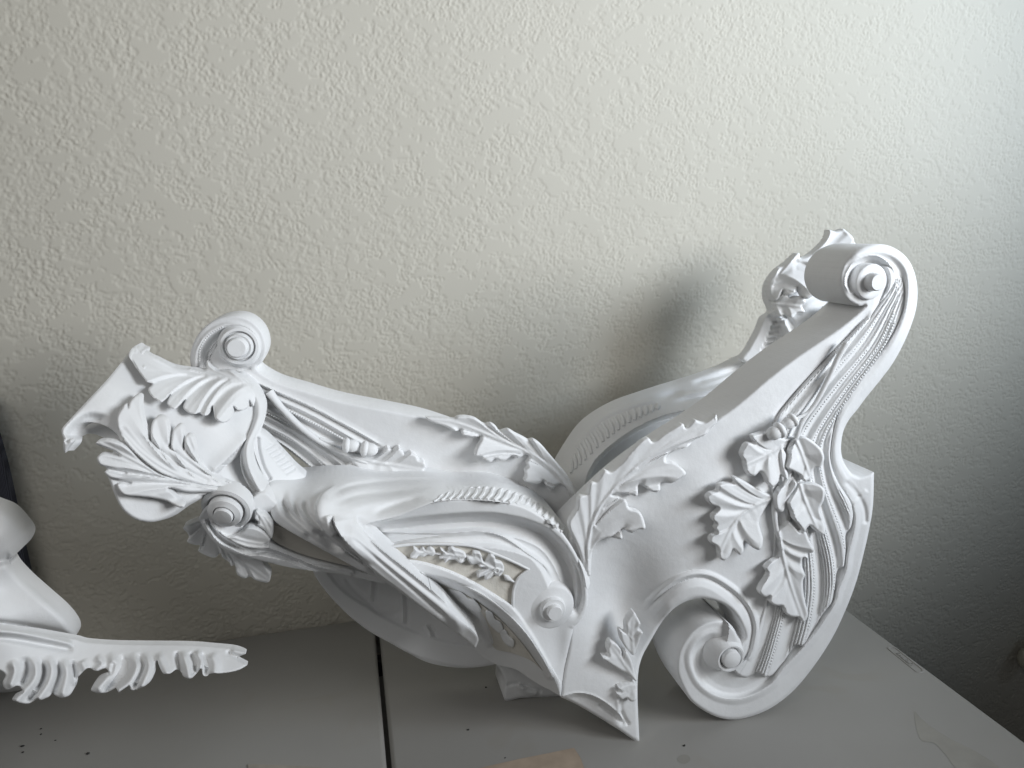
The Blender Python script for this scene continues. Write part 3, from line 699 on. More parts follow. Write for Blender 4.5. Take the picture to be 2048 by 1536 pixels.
# flutes between the upper fillet and the lower edge
tp = [(467, 742), (514, 769), (561, 790), (628, 820), (702, 860), (769, 898)]; bt = [(410, 780), (450, 822), (517, 863), (561, 886), (605, 920), (650, 962)]
tpp = resample(spl(tp), 1)[np.linspace(0, len(resample(spl(tp), 1)) - 1, 60).astype(int)]; btp = resample(spl(bt), 1)[np.linspace(0, len(resample(spl(bt), 1)) - 1, 60).astype(int)]
def bcv(s, a=0, b=60): c = tpp[a:b] * (1 - s) + btp[a:b] * s; return [tuple(q) for q in c[::5]] + [tuple(c[-1])]
FBk.prof(bcv(0), [-14, -8, -3, 0, 4, 8], [0, .001, .004, -.005, -.001, 0], side=1, taper=(.05, .1))
for s, a, w in ((.13, .004, 4), (.2, -.003, 3), (.26, .003, 3), (.34, -.004, 5), (.47, .004, 5), (.56, -.003, 3), (.63, .003, 3.5), (.70, -.004, 4), (.80, .005, 5), (.92, -.004, 4), (1.0, .005, 5)):
    FBk.ridge(bcv(s), a, w, (.05, .05))
# hidden-side shell of the lower volute: soft scallops and ribs
FBk.prof([(640, 1130), (680, 1180), (730, 1215), (790, 1250), (850, 1275), (920, 1292), (980, 1298)], [-40, -8, 0, 6, 14, 40], [.002, .003, .0035, -.0005, -.001, 0], side=-1)
for x0, x1, y0, y1 in ((742, 738, 1150, 1205), (802, 806, 1180, 1250), (850, 862, 1250, 1275)):
    FBk.ridge([(x0, y0), ((x0 + x1) / 2 + 2, (y0 + y1) / 2), (x1, y1)], .003, 3); FBk.ridge([(x0 + 9, y0), ((x0 + x1) / 2 + 11, (y0 + y1) / 2), (x1 + 9, y1)], -.003, 3)
FBk.ridge([(690, 1150), (705, 1175), (738, 1205), (760, 1225), (800, 1230)], -.003, 5)
FBk.ridge([(1012, 1370), (1040, 1368), (1085, 1384)], -.004, 3); FBk.ridge([(1036, 1366), (1048, 1380), (1075, 1388)], .004, 5); FBk.ridge([(1042, 1376), (1062, 1374), (1080, 1386)], .003, 4)
panelB = patch('scroll_panel', B_out, FBk, 2.6, 0.062, parent=orn, rnd=(.003, 5), back=True, n=5); panelB['label'] = 'rear left scroll panel behind the draped arm'
lathe('scroll_boss', 483, 690, .986, [(46, -.004), (44, .004), (38, .010), (36, .0125), (31, .013), (29, .008), (27, .008), (26, .015), (24, .018), (22, .0175), (20, .0165), (19.5, .021), (18, .0265), (16.5, .0275)], parent=panelB, shear=(-.1, 0))
FBb = lambda X, Y: FB0(X, Y) - .003
beads('bead_row', [(578, 821), (610, 838), (650, 858), (688, 879)], FBb, 2.6, 5.5, panelB)
beads('bead_row', [(524, 848), (560, 868), (593, 887), (630, 915), (661, 948)], FBb, 2.4, 5.5, panelB)
beads('bead_row', [(524, 821), (550, 834), (575, 847)], FBb, 2.0, 5.0, panelB)
beads('bead_row', [(399, 722), (400, 700), (410, 680), (425, 664), (445, 654)], FBb, 2.0, 5.0, panelB)
beads('bead_row', [(418, 710), (424, 692), (436, 680), (450, 672)], FBb, 1.6, 4.5, panelB)
tube('stem', [(538, 783), (561, 814), (599, 852), (637, 881), (672, 899), (710, 916), (735, 926)], FB0, [9, 7.5, 7, 6, 5.5, 5.5, 4], .008, parent=panelB)
tube('stem', [(640, 878), (665, 886), (685, 890)], FB0, [4, 4, 4], .008, parent=panelB)
acorn('acorn', 699, 891, .950, 14, math.radians(10), panelB); acorn('acorn', 735, 898, .948, 14.5, math.radians(15), panelB)
leaf('oak_leaf', [(693, 907), (731, 913), (760, 910), (775, 897), (786, 902), (798, 896), (806, 906), (811, 910), (822, 907), (832, 911), (838, 921), (848, 923), (852, 932), (848, 940), (851, 948), (842, 962), (800, 975), (740, 960), (712, 932)], [(697, 911), (750, 925), (800, 932), (846, 940)], FB0, panelB, lift=.006, tip=.010, amp=.006, thick=.02)
leaf('oak_leaf', [(690, 935), (705, 922), (716, 930), (727, 950), (735, 975), (700, 985), (672, 960), (680, 945)], [(712, 925), (700, 950), (700, 980)], FB0, panelB, lift=.004, tip=.006, amp=.005, thick=.016)
acB = [(1134, 950), (1119, 931), (1100, 909), (1081, 887), (1066, 878), (1058, 880), (1047, 874), (1031, 866), (1016, 858), (1000, 862), (992, 852), (981, 846), (969, 848), (950, 836), (931, 832), (916, 833), (909, 837), (887, 836), (850, 834, 1), (862, 844), (891, 853), (909, 862), (922, 859), (925, 870), (944, 875), (962, 872), (962, 881), (953, 897), (950, 912), (960, 913),
       (969, 920), (981, 925), (990, 917), (1000, 921), (1012, 920), (1025, 911), (1037, 917), (1050, 909), (1059, 914), (1053, 925), (1056, 934), (1050, 941), (1052, 952), (1049, 962), (1062, 967), (1075, 969), (1087, 961), (1091, 969), (1103, 980), (1116, 968), (1131, 975), (1141, 994), (1152, 1010), (1160, 1000)]
leaf('acanthus_leaf', acB, [(1150, 1005), (1120, 955), (1070, 912), (1000, 880), (920, 848), (855, 836)], FB0, panelB, lift=.005, tip=.014, amp=.006, thick=.008, rib=.003, curl=.004, back_off=.26)

# ---------------------------------------------------------------- front left draped arm
cctl = [(735, 1050, .835), (866, 1003, .832), (1037, 1011, .834), (1150, 1105, .838), (1150, 1250, .838), (1121, 1392, .84), (960, 1180, .836), (800, 1130, .836), (1040, 1250, .838)]
FC = Field(cctl); FC0 = Field(cctl)
C1 = [(700, 1048), (750, 1042), (800, 1029), (866, 1003), (897, 999), (944, 998), (991, 1001), (1037, 1010), (1069, 1024), (1100, 1045), (1125, 1066), (1150, 1103), (1169, 1148), (1176, 1186), (1173, 1217), (1160, 1242), (1148, 1253, 1), (1137, 1298), (1128, 1344), (1121, 1393, 1), (1112, 1366), (1100, 1344), (1082, 1312), (1060, 1278), (1037, 1250), (1009, 1223), (980, 1200), (946, 1180), (900, 1161), (866, 1152), (831, 1144), (790, 1136), (740, 1130), (700, 1100)]
ch = [(734, 1050), (819, 1036), (897, 1028), (975, 1025), (1031, 1033), (1069, 1044), (1106, 1064), (1137, 1099), (1160, 1146), (1168, 1186), (1163, 1222), (1148, 1248)]
FC.prof(ch, [-40, -3, 0, 3, 8, 18, 30, 38, 42, 46, 52, 60, 66, 70], [0, 0, -.001, -.010, -.020, -.026, -.022, -.016, -.013, -.014, -.013, -.010, -.004, 0], side=1, taper=(.03, .12))
FC.prof([(747, 1064), (881, 1067), (959, 1063), (1006, 1074), (1053, 1105), (1087, 1130), (1106, 1158)], [-8, -3, 0, 3, 8], [0, .003, .005, .001, 0], taper=(.05, .1))
FC.step([(803, 1119), (850, 1127), (897, 1142), (944, 1164), (991, 1192), (1026, 1216), (1060, 1262), (1100, 1330)], .004, 6, side=1)
FC.ridge([(1150, 1256), (1140, 1298), (1131, 1344), (1124, 1392)], -.004, 8, (0.02, .0)); FC.fn(lambda X, Y: -.006 * np.exp(-(((X - 1118) / 22) ** 2 + ((Y - 1310) / 50) ** 2)))
pan_top = [(755, 1098), (769, 1096), (819, 1089), (881, 1088), (944, 1092), (991, 1108), (1028, 1124), (1058, 1139, 1)]
pan_r = [(1058, 1139, 1), (1038, 1155), (1028, 1177), (1026, 1196), (1026, 1216, 1)]
pan_bot = [(1026, 1216, 1), (991, 1192), (944, 1164), (897, 1142), (850, 1127), (803, 1119), (760, 1114)]
pan_all = pan_top + pan_r[1:] + pan_bot[1:]
PANP = spl(pan_all, True, 5)
FC.fn(lambda X, Y: np.where(inside(PANP, X, Y), -.007, 0.0))
armC = patch('arm_side', C1, FC, 2.2, 0.05, parent=orn, rnd=(.0025, 4), n=5); armC['label'] = 'side of the draped arm with a garland panel and volute'
FP = Field([(a, b, c + .0045) for a, b, c in cctl])
pan = patch('garland_panel', pan_all, FP, 4, .006, M_BEIGE, armC, back=False, n=5)
for q in (pan_top, pan_r, pan_bot): tube('bead_moulding', q, FC0, 3.2, -.001, parent=armC, seg=8)
FPg = lambda X, Y: FP(X, Y)
husks = [([(821, 1115), (828, 1105), (828, 1096), (838, 1100), (846, 1097), (852, 1101), (861, 1096), (871, 1104), (866, 1112), (856, 1110), (846, 1114), (838, 1112), (832, 1117)], [(870, 1106), (850, 1105), (826, 1108)], (862, 1105, 2.5)),
         ([(879, 1117), (888, 1109), (881, 1099), (895, 1105), (898, 1098), (905, 1096), (912, 1100), (920, 1101), (932, 1109), (931, 1121), (920, 1127), (912, 1121), (905, 1120), (897, 1121), (890, 1126), (888, 1118)], [(932, 1114), (905, 1111), (882, 1108)], (922, 1116, 3.5)),
         ([(934, 1116), (946, 1112), (947, 1104), (961, 1107), (964, 1116), (969, 1125), (976, 1118), (981, 1110), (990, 1114), (992, 1122), (1005, 1126), (1008, 1141), (998, 1153), (988, 1150), (981, 1156), (971, 1160), (966, 1152), (956, 1156), (956, 1146), (966, 1141), (974, 1137), (959, 1134), (955, 1128), (942, 1129)], [(1006, 1142), (980, 1135), (950, 1116)], (993, 1141, 4.5))]
for o, md, (hx, hy, hr) in husks:
    leaf('garland_husk', o, md, FP, pan, lift=.005, tip=.003, amp=.006, step=1.4, thick=.010, rib=.002, curl=.0025, edge=3, rise=None)
    lathe('husk_eye', hx, hy, .8335, [(hr * 1.5, -.003), (hr * 1.35, .0015), (hr, .002), (hr * .8, -.001), (hr * .4, -.002)], parent=pan, seg=14)
tube('garland_stem', [(1008, 1150), (1014, 1155), (1020, 1159), (1028, 1164)], FP, [2, 6, 3, 2], .003, parent=pan); tube('garland_stem', [(932, 1112), (940, 1115)], FP, 2.5, .003, parent=pan); tube('garland_stem', [(870, 1107), (882, 1108)], FP, 2.5, .003, parent=pan)
lathe('volute_boss', 1103, 1214, .840, [(50, -.02), (48, -.003), (46, .001), (43, .0025), (28, .003), (26, .004), (25, .009), (23.5, .0102), (16, .0102), (15.2, .0105), (14.8, .0165), (13.6, .0178)], parent=armC)

# soffit behind the arched edge, with its own garland
FSf = Field([(831, 1150, .842), (946, 1186, .842), (1037, 1258, .842), (1100, 1352, .842), (1119, 1391, .842), (949, 1294, .93), (991, 1327, .92), (1056, 1355, .88), (900, 1230, .93), (860, 1180, .9), (985, 1262, .90)])
S1 = [(829, 1143), (866, 1151), (900, 1160), (946, 1179), (980, 1199), (1009, 1222), (1037, 1249), (1060, 1277), (1082, 1311), (1100, 1343), (1112, 1366), (1120, 1392, 1), (1100, 1380), (1082, 1371), (1056, 1355), (1030, 1338), (991, 1328), (957, 1307), (949, 1294), (935, 1260), (900, 1210), (860, 1170)]
FSf.ridge([(905, 1195), (935, 1210), (958, 1232), (972, 1262), (982, 1296)], .010, 8); FSf.ridge([(888, 1198), (920, 1216), (945, 1245), (955, 1280)], -.010, 8)
FSf.prof([(845, 1150), (900, 1167), (946, 1186), (980, 1206), (1009, 1229), (1037, 1256), (1060, 1284), (1082, 1318), (1100, 1350)], [-8, -3, 0, 5, 10], [.003, .009, .010, .009, 0], side=1)
soff = patch('arch_soffit', S1, FSf, 2.4, .02, parent=orn, back=False, n=5)
FSp = lambda X, Y: FSf.base(X, Y) - .004
patch('soffit_panel', [(880, 1170), (915, 1182), (960, 1208), (1008, 1247), (1047, 1291), (1072, 1325), (1087, 1343, 1), (1060, 1320), (1020, 1305), (988, 1296), (978, 1262), (962, 1230), (935, 1206), (900, 1186)], FSp, 3, .004, M_BEIGE, soff, back=False, n=5)
FSq = lambda X, Y: FSf.base(X, Y) - .004
for o, md in [([(895, 1178), (908, 1180), (925, 1186), (936, 1196), (950, 1202), (962, 1218), (957, 1226), (945, 1222), (932, 1214), (922, 1204), (908, 1196)], [(900, 1182), (930, 1202), (958, 1222)]),
              ([(972, 1222), (984, 1226), (990, 1238), (1002, 1246), (1006, 1260), (998, 1266), (988, 1258), (980, 1250), (974, 1240)], [(974, 1226), (990, 1244), (1003, 1262)]),
              ([(1000, 1258), (1012, 1262), (1018, 1272), (1028, 1282), (1026, 1294), (1016, 1292), (1008, 1284), (1002, 1272)], [(1003, 1262), (1014, 1276), (1026, 1292)])]:
    leaf('garland_husk', o, md, FSq, soff, lift=.003, tip=.002, amp=.004, step=1.8, thick=.010, rib=.001, curl=.002)

# drapery over the arm, with the ribbed strip and the fold that crosses the front
dctl = [(540, 968, .875), (608, 956, .93), (756, 951, .93), (912, 954, .93), (1022, 968, .92), (1094, 1011, .90), (1150, 1083, .865), (750, 1041, .812), (866, 1002, .826), (991, 1001, .828), (1100, 1045, .832), (1160, 1125, .836),
        (731, 1052, .806), (800, 1122, .804), (875, 1177, .812), (949, 1292, .855), (560, 1045, .835), (672, 1113, .812), (800, 1185, .822), (640, 1000, .825), (700, 1000, .83), (690, 1060, .795)]
FD = Field(dctl)
D1 = [(538, 972), (556, 964), (608, 955), (678, 951), (756, 949), (850, 950), (912, 953), (975, 958), (1022, 967), (1062, 985), (1094, 1010), (1119, 1038), (1150, 1082), (1170, 1125), (1180, 1165), (1174, 1180), (1168, 1149), (1150, 1105), (1125, 1067), (1100, 1046), (1069, 1025), (1037, 1011), (991, 1003), (944, 1000), (897, 1001), (866, 1005), (800, 1031), (752, 1043), (731, 1051, 1), (740, 1064), (769, 1096), (800, 1121), (831, 1146), (866, 1182), (897, 1212),
      (924, 1242), (944, 1260), (957, 1277), (951, 1297, 1), (933, 1281), (899, 1256), (860, 1228), (808, 1190), (760, 1158), (716, 1138), (672, 1114), (614, 1082), (573, 1059), (548, 1040), (538, 1012), (535, 990)]
FD.fold([(672, 968), (645, 985), (632, 1008), (632, 1030), (642, 1052), (664, 1080), (700, 1108), (740, 1136)], .020, 34, side=-1, taper=(.15, .2))
FD.fold([(666, 1028), (668, 1048), (682, 1074), (712, 1108), (752, 1146), (800, 1182), (850, 1222), (900, 1256)], .014, 22, side=-1, taper=(.06, .1))
FD.fold([(712, 1028), (716, 1048), (734, 1072), (770, 1104), (808, 1134), (850, 1168), (900, 1210)], -.006, 14, side=-1, taper=(.08, .2))
for g, a, w in (([(566, 985), (570, 1008), (590, 1036), (630, 1070), (680, 1104)], -.012, 7), ([(590, 995), (594, 1018), (610, 1042), (645, 1072), (690, 1106)], -.011, 6), ([(614, 990), (612, 1015), (622, 1038), (650, 1066)], -.007, 6),
                ([(578, 975), (580, 1008), (600, 1038), (636, 1070)], .008, 7), ([(602, 985), (603, 1014), (617, 1040), (648, 1068)], .007, 6), ([(552, 985), (556, 1020), (580, 1046), (620, 1074)], .006, 8)):
    FD.ridge(g, a, w, (.25, .15))
for g, a, w in (([(655, 995), (690, 976), (740, 966), (820, 960), (900, 962)], -.005, 5), ([(660, 1010), (720, 990), (790, 984), (870, 974)], -.004, 6), ([(740, 1030), (790, 1010), (850, 992)], -.004, 7), ([(690, 1018), (750, 1004), (820, 990), (870, 984)], .004, 10)):
    FD.ridge(g, a, w, (.2, .25))
FD.ridge([(690, 1045), (720, 1085), (770, 1128), (830, 1175), (890, 1222), (935, 1268)], .012, 13, (.1, .1))
FD.ridge([(655, 1030), (660, 1050), (672, 1070)], .006, 8)
FD.ridge([(700, 1072), (760, 1124), (830, 1182), (900, 1242)], -.005, 4.5, (.1, .1)); FD.ridge([(735, 1072), (790, 1120), (850, 1168), (915, 1222)], .004, 4.5, (.1, .1)); FD.ridge([(620, 1062), (680, 1100), (750, 1148)], .004, 5, (.15, .15)); FD.ridge([(636, 1062), (690, 1096), (744, 1134)], -.005, 4, (.15, .15))
# concave ribs gouged in the strip along the top
rlo = resample(spl([(862, 1004), (897, 1000), (944, 999), (991, 1002), (1037, 1011), (1069, 1025), (1100, 1046), (1125, 1068), (1140, 1088)]), 1); rhi = resample(spl([(880, 990), (912, 980), (959, 973), (1006, 977), (1053, 993), (1084, 1012), (1112, 1038), (1132, 1062), (1146, 1084)]), 1)
FD.prof([tuple((p * .5 + q * .5)) for p, q in zip(rlo[::12], rhi[np.linspace(0, len(rhi) - 1, len(rlo[::12])).astype(int)])], [-11, -8, 8, 11], [0, -.003, -.003, 0], taper=(.15, .2))
FD.prof([tuple(q) for q in rhi[::12]], [-6, -2, 1, 5], [0, .0025, .001, 0], taper=(.1, .1)); FD.prof([tuple(q) for q in rlo[::12]], [-5, -2, 0, 4], [0, .002, .003, 0], taper=(.1, .1))
drape = patch('drapery', D1, FD, 2.2, .045, parent=orn, rnd=(.0015, 4), back=False, n=5, sharp=75); drape['label'] = 'draped fold and ribbed strip over the arm'

for i in range(19):
    u = (i + .4) / 20.5; a = rlo[int(u * (len(rlo) - 1))]; b = rhi[int(u * (len(rhi) - 1))]; k = min(1, (i + 1.5) / 5, (20.5 - i) / 4)
    tube('rib', [tuple(a * .97 + b * .03), tuple(a * .6 + b * .4 + np.array([2.5, 0])), tuple(a * .25 + b * .75 + np.array([-1.0, 0])), tuple(b * .96 + a * .04)], FD, [3.0 * k + 1, 4.2 * k + .6, 3.4 * k + .6, 2.2 * k + .6], .0004, parent=drape, seg=7)

# lower rail with its bare recess, husk leaves and the end volute
FR = Field([(400, 1040, .822), (470, 1105, .828), (620, 1141, .845), (760, 1160, .86), (540, 1060, .838), (680, 1100, .86)])
FR.prof([(408, 1050), (420, 1072), (440, 1092), (470, 1103), (537, 1120), (620, 1136), (700, 1146)], [-5, 0, 5, 9], [0, .002, .005, .002], side=-1)
FR.prof([(423, 1046), (440, 1067), (461, 1082), (485, 1094), (507, 1099), (536, 1096), (582, 1113), (620, 1128), (650, 1138), (700, 1150)], [-8, -3, 0, 4, 8, 12], [.0, .001, .003, -.008, -.008, 0], side=1)
FR.step([(540, 1082), (575, 1100), (620, 1116), (660, 1126), (720, 1142)], -.009, 5, side=-1, reach=60)
rail = patch('lower_rail', [(398, 1034), (402, 1046), (410, 1060), (428, 1083), (446, 1097), (470, 1107), (500, 1116), (537, 1125), (575, 1134), (620, 1141), (690, 1150), (770, 1168, 1), (780, 1120), (700, 1080), (620, 1045), (560, 1010), (530, 985), (500, 1000), (470, 1040), (440, 1040), (420, 1010)], FR, 2.4, .03, parent=orn, rnd=(.002, 4), n=5)
FRp = Field([(400, 1040, .826), (470, 1105, .832), (620, 1141, .849), (760, 1160, .864), (540, 1060, .842), (680, 1100, .864)])
patch('rail_recess', [(545, 1050), (545, 1078), (575, 1096), (620, 1113), (690, 1130), (720, 1130), (650, 1096), (600, 1072)], FRp, 4, .004, M_BEIGE, rail, back=False, n=5)
tube('fillet', [(545, 1052), (575, 1068), (620, 1086), (660, 1102)], FR, 3.5, .002, parent=rail)
FRl = lambda X, Y: FRp(X, Y) - .002
leaf('husk_leaf', [(440, 1064), (455, 1074), (480, 1066), (494, 1055), (512, 1056), (530, 1066), (540, 1078), (537, 1086), (528, 1090), (537, 1095, 1), (520, 1098), (490, 1094), (462, 1082)], [(442, 1066), (490, 1082), (536, 1090)], FRl, rail, lift=.006, tip=.005, amp=.006, thick=.014, step=1.8)
leaf('husk_leaf', [(512, 1022), (524, 1026), (535, 1036), (545, 1052), (544, 1076), (536, 1070), (530, 1061), (515, 1050), (518, 1046), (510, 1036)], [(514, 1024), (528, 1044), (542, 1072)], FRl, rail, lift=.010, tip=.004, amp=.004, thick=.014, step=1.8)
lathe('volute_boss', 452, 1019, .826, [(51, -.03), (50.5, -.004), (48, .001), (42, .003), (38, .001), (36, -.003), (34.5, -.003), (34, .010), (32, .014), (24, .017), (21, .018), (20, .012), (19, .012), (18.4, .022), (17, .0245), (15, .025)], parent=rail, shear=(0, 0), tilt=(-.38, -.42), seg=64)
FL7 = Field([(366, 1055, .85), (540, 1150, .87), (470, 1100, .855), (400, 1100, .86)])
leaf('acanthus_leaf', [(420, 1030), (399, 1040), (384, 1046), (366, 1055), (374, 1065), (378, 1074), (374, 1083), (386, 1089), (405, 1092), (396, 1101), (414, 1112), (431, 1115), (440, 1106), (446, 1116), (458, 1124), (462, 1132), (470, 1131), (474, 1148), (489, 1157), (501, 1153), (510, 1160), (536, 1165), (541, 1149), (531, 1134), (522, 1118), (480, 1090), (450, 1070)], [(415, 1035), (428, 1075), (470, 1112), (532, 1156)], FL7, rail, lift=.004, tip=.006, amp=.006, thick=.016)

# curled end of the arm: broad sheet, rim, neck and ribbed inner strip
ectl = [(264, 699, .965), (130, 880, .80), (240, 870, .812), (528, 820, .935), (490, 885, .872), (425, 949, .835), (307, 1044, .795), (394, 998, .815), (380, 760, .945), (430, 850, .868), (340, 850, .845), (220, 770, .865), (480, 760, .955)]
FE = Field(ectl); FE0 = Field(ectl)
FE.ridge([(140, 880), (150, 858), (180, 838), (220, 845)], -.014, 10, (.1, .2))
FE.fold([(500, 872), (470, 905), (425, 949)], .006, 18, side=1)
E1 = [(129, 902, 1), (128, 882), (123, 860), (135, 844), (173, 803), (217, 756), (255, 709), (266, 698), (300, 708), (340, 726), (400, 735), (450, 740), (490, 758), (515, 786), (524, 815), (518, 845), (506, 872), (492, 888), (460, 918), (425, 950), (450, 968), (481, 976), (440, 985), (401, 991), (394, 998), (365, 1014), (336, 1034), (307, 1044), (275, 1040), (249, 1023), (235, 1002), (222, 970), (212, 935), (225, 905), (240, 880), (226, 861), (202, 848), (179, 844), (159, 849), (148, 861), (144, 885)]
endC = patch('curled_end', E1, FE, 2.6, (.004, .014, -.004), parent=orn, rnd=(.003, 5), n=5); endC['label'] = 'broad curled end of the arm covered by leaves'
patch('lip_underside', [(147, 868), (157, 852), (179, 845), (202, 849), (226, 861), (248, 876), (243, 894), (222, 884), (200, 872), (178, 867), (160, 874)], Field([(147, 868, .83), (202, 849, .85), (248, 876, .84), (178, 867, .84)]), 3, .01, parent=endC, n=4)
FRm = Field([(484, 753, .95), (528, 820, .925), (500, 905, .862), (545, 1010, .845), (490, 950, .86)])
FRm.ridge([(495, 768), (514, 795), (519, 825), (510, 855), (496, 885), (493, 915), (503, 950), (526, 990)], .007, 7, (.05, .05)); FRm.ridge([(488, 775), (503, 800), (507, 828), (500, 855), (488, 885), (486, 920), (495, 952), (520, 996)], -.005, 4, (.05, .05))
patch('rim_band', [(478, 750), (500, 762), (518, 785), (529, 812), (528, 836), (519, 857), (508, 880), (502, 905), (506, 930), (520, 962), (540, 990), (556, 1015), (530, 1018), (505, 985), (486, 950), (480, 915), (487, 885), (498, 860), (503, 835), (500, 810), (488, 785), (470, 762)], FRm, 2.2, .03, parent=endC, rnd=(.003, 4), n=5)
FNk = Field([(425, 949, .85), (498, 888, .885), (488, 950, .875), (530, 1015, .86), (480, 1000, .845)])
patch('scroll_neck', [(425, 948), (460, 916), (492, 886), (496, 910), (500, 945), (520, 975), (545, 1010), (540, 1040), (515, 1050), (500, 1010), (481, 976), (450, 966)], FNk, 3, .02, parent=endC, n=5)
FLd = Field([(508, 866, .90), (561, 902, .92), (611, 954, .935), (537, 962, .885), (512, 915, .885)])
for i in range(7):
    u = i / 6; c = np.array([540 + 42 * u, 893 + 48 * u]); d = np.array([11, -6.0])
    FLd.ridge([tuple(c - d * 1.2), tuple(c + d)], -.004, 3.2, (.2, .2))
FLd.ridge([(514, 872), (516, 900), (526, 935), (541, 962)], -.008, 5, (.05, .05))
patch('ribbed_strip', [(506, 868), (516, 862), (534, 872), (562, 902), (590, 932), (614, 956), (590, 966), (560, 972), (538, 968), (520, 935), (508, 900)], FLd, 2.2, .02, parent=endC, rnd=(.003, 4), n=5)
# leaves on the curled end
tl = [(262, 700), (273, 693), (287, 700), (305, 711), (334, 726), (355, 735), (381, 738), (410, 740), (413, 721), (423, 733), (437, 741), (460, 741), (484, 753), (504, 775), (518, 797), (525, 818), (513, 806), (506, 813), (498, 800), (497, 812), (490, 819), (475, 820), (466, 812), (466, 828), (460, 839), (446, 846), (431, 838), (428, 826), (424, 812), (418, 828), (408, 831), (398, 826), (390, 828), (378, 826),
      (366, 815), (370, 800), (358, 812), (349, 818), (340, 814), (334, 805), (341, 789), (330, 800), (322, 804), (311, 798), (303, 792), (296, 779), (304, 768), (294, 764), (287, 756), (276, 741), (267, 726), (258, 714)]
def tlr(t, d): return .006 * np.sin(t * 9)
leaf('acanthus_leaf', tl, [(522, 812), (496, 768), (440, 752), (370, 748), (310, 728), (270, 700)], FE0, endC, lift=.008, tip=.012, amp=.009, thick=.009, rib=.002, curl=.005, back_off=.20, rise=tlr)
pr_ = [(481, 973), (450, 962), (425, 949), (402, 932), (394, 918), (392, 896), (387, 876), (380, 869), (371, 873), (369, 886), (368, 900), (366, 886), (367, 864), (363, 850), (353, 852), (346, 862), (343, 880), (341, 897), (338, 880), (338, 858), (332, 838), (318, 832), (307, 840), (302, 856), (301, 882), (296, 866), (288, 842), (283, 814), (283, 792), (272, 790), (260, 803), (256, 816), (250, 809), (241, 820), (234, 834), (235, 852), (243, 872), (256, 890), (280, 915), (320, 945), (370, 962), (430, 974)]
leaf('acanthus_leaf', pr_, [(478, 975), (410, 968), (340, 942), (285, 905), (245, 862)], FE0, endC, lift=.005, tip=.012, amp=.0075, thick=.009, rib=.003, curl=.003, back_off=.55)
pl_ = [(478, 977), (430, 976), (370, 964), (320, 948), (280, 918), (250, 892), (225, 882), (200, 881), (191, 887), (206, 894), (228, 902), (240, 912), (228, 912), (205, 908), (195, 913), (194, 921), (202, 931), (222, 936), (252, 946), (238, 946), (212, 942), (209, 946), (220, 955), (240, 960), (262, 966), (246, 966), (234, 968), (236, 978), (249, 990), (276, 993), (305, 996), (334, 1003), (358, 1015), (369, 1012), (352, 992), (335, 975), (380, 985), (430, 984)]
leaf('acanthus_leaf', pl_, [(475, 979), (400, 972), (330, 953), (270, 922), (200, 886)], Field([(x, y, c - .004) for x, y, c in ectl] + [(192, 900, .805), (200, 950, .80)]), endC, lift=.005, tip=.006, amp=.0075, thick=.009, rib=.003, curl=.003, back_off=.55)
leaf('curled_tip', [(262, 699), (270, 692), (280, 698), (288, 702), (286, 715), (292, 735), (284, 738), (274, 738), (266, 725), (258, 712)], [(272, 697), (277, 735)], FE0, endC, lift=.018, tip=.006, amp=.004, thick=.03, step=2)
patch('curled_tip', [(127, 900), (131, 906), (137, 896), (146, 884), (140, 880), (133, 885), (127, 880)], Field([(130, 880, .792), (131, 906, .792), (146, 884, .792)]), 2, .008, parent=endC, rnd=(.003, 4))

# ---------------------------------------------------------------- rear right arm, seen behind the front panel
gctl = [(1116, 925, 1.10), (1191, 831, 1.10), (1347, 769, 1.10), (1482, 716, 1.10), (1144, 953, 1.03), (1253, 847, 1.04), (1331, 834, 1.03), (1409, 817, 1.02), (1440, 860, 1.01), (1580, 760, 1.03), (1169, 975, 1.01), (1200, 1010, 1.0)]
gctl = [(a, b, c + .015) for a, b, c in gctl]; FG = Field(gctl)
FG.step([(1169, 990), (1184, 937), (1216, 900), (1269, 862), (1331, 834), (1409, 817), (1470, 800)], -.055, 8, side=1)
FG.prof([(1153, 900), (1165, 880), (1206, 838), (1269, 812), (1330, 800)], [-9, -4, 0, 4], [0, .004, .003, 0], taper=(.05, .2))
ribsD = []
for i in range(17):
    u = (i + .5) / 17; a = np.array([np.interp(u, [0, .18, .38, .65, 1], [1138, 1166, 1206, 1253, 1318]), np.interp(u, [0, .18, .38, .65, 1], [950, 925, 884, 848, 816])]); b = np.array([np.interp(u, [0, .2, .45, .75, 1], [1140, 1158, 1206, 1269, 1322]), np.interp(u, [0, .2, .45, .75, 1], [925, 888, 844, 818, 806])])
    ribsD.append([tuple(a), tuple((a + b) / 2 + np.array([2.0, 1.0])), tuple(b)])
for g, a, w in (([(1300, 800), (1360, 785), (1430, 770), (1510, 740), (1570, 715)], -.012, 7), ([(1340, 806), (1410, 792), (1480, 782), (1540, 755)], -.010, 6), ([(1330, 793), (1400, 778), (1470, 764), (1540, 735)], .010, 8), ([(1380, 768), (1440, 752), (1500, 728)], -.008, 6), ([(1430, 795), (1490, 790), (1530, 775)], .008, 8), ([(1480, 735), (1520, 722), (1560, 710)], -.008, 5)):
    FG.ridge(g, a, w, (.2, .2))
armD = patch('rear_arm', [(1112, 940), (1116, 925), (1131, 899), (1159, 858), (1191, 830), (1237, 805), (1300, 783), (1347, 768), (1399, 752), (1448, 733), (1482, 716), (1520, 705), (1560, 700), (1590, 705), (1640, 700), (1650, 740), (1560, 790), (1440, 880), (1250, 1020), (1180, 1060), (1120, 1010)], FG, 2.6, .02, parent=orn, rnd=(.003, 5), n=5, sharp=70)
for r in ribsD: tube('rib', r, FG, [3.5, 5, 3.5], .001, parent=armD, seg=7)
armD['label'] = 'rear right arm with ribbed strip and drapery'
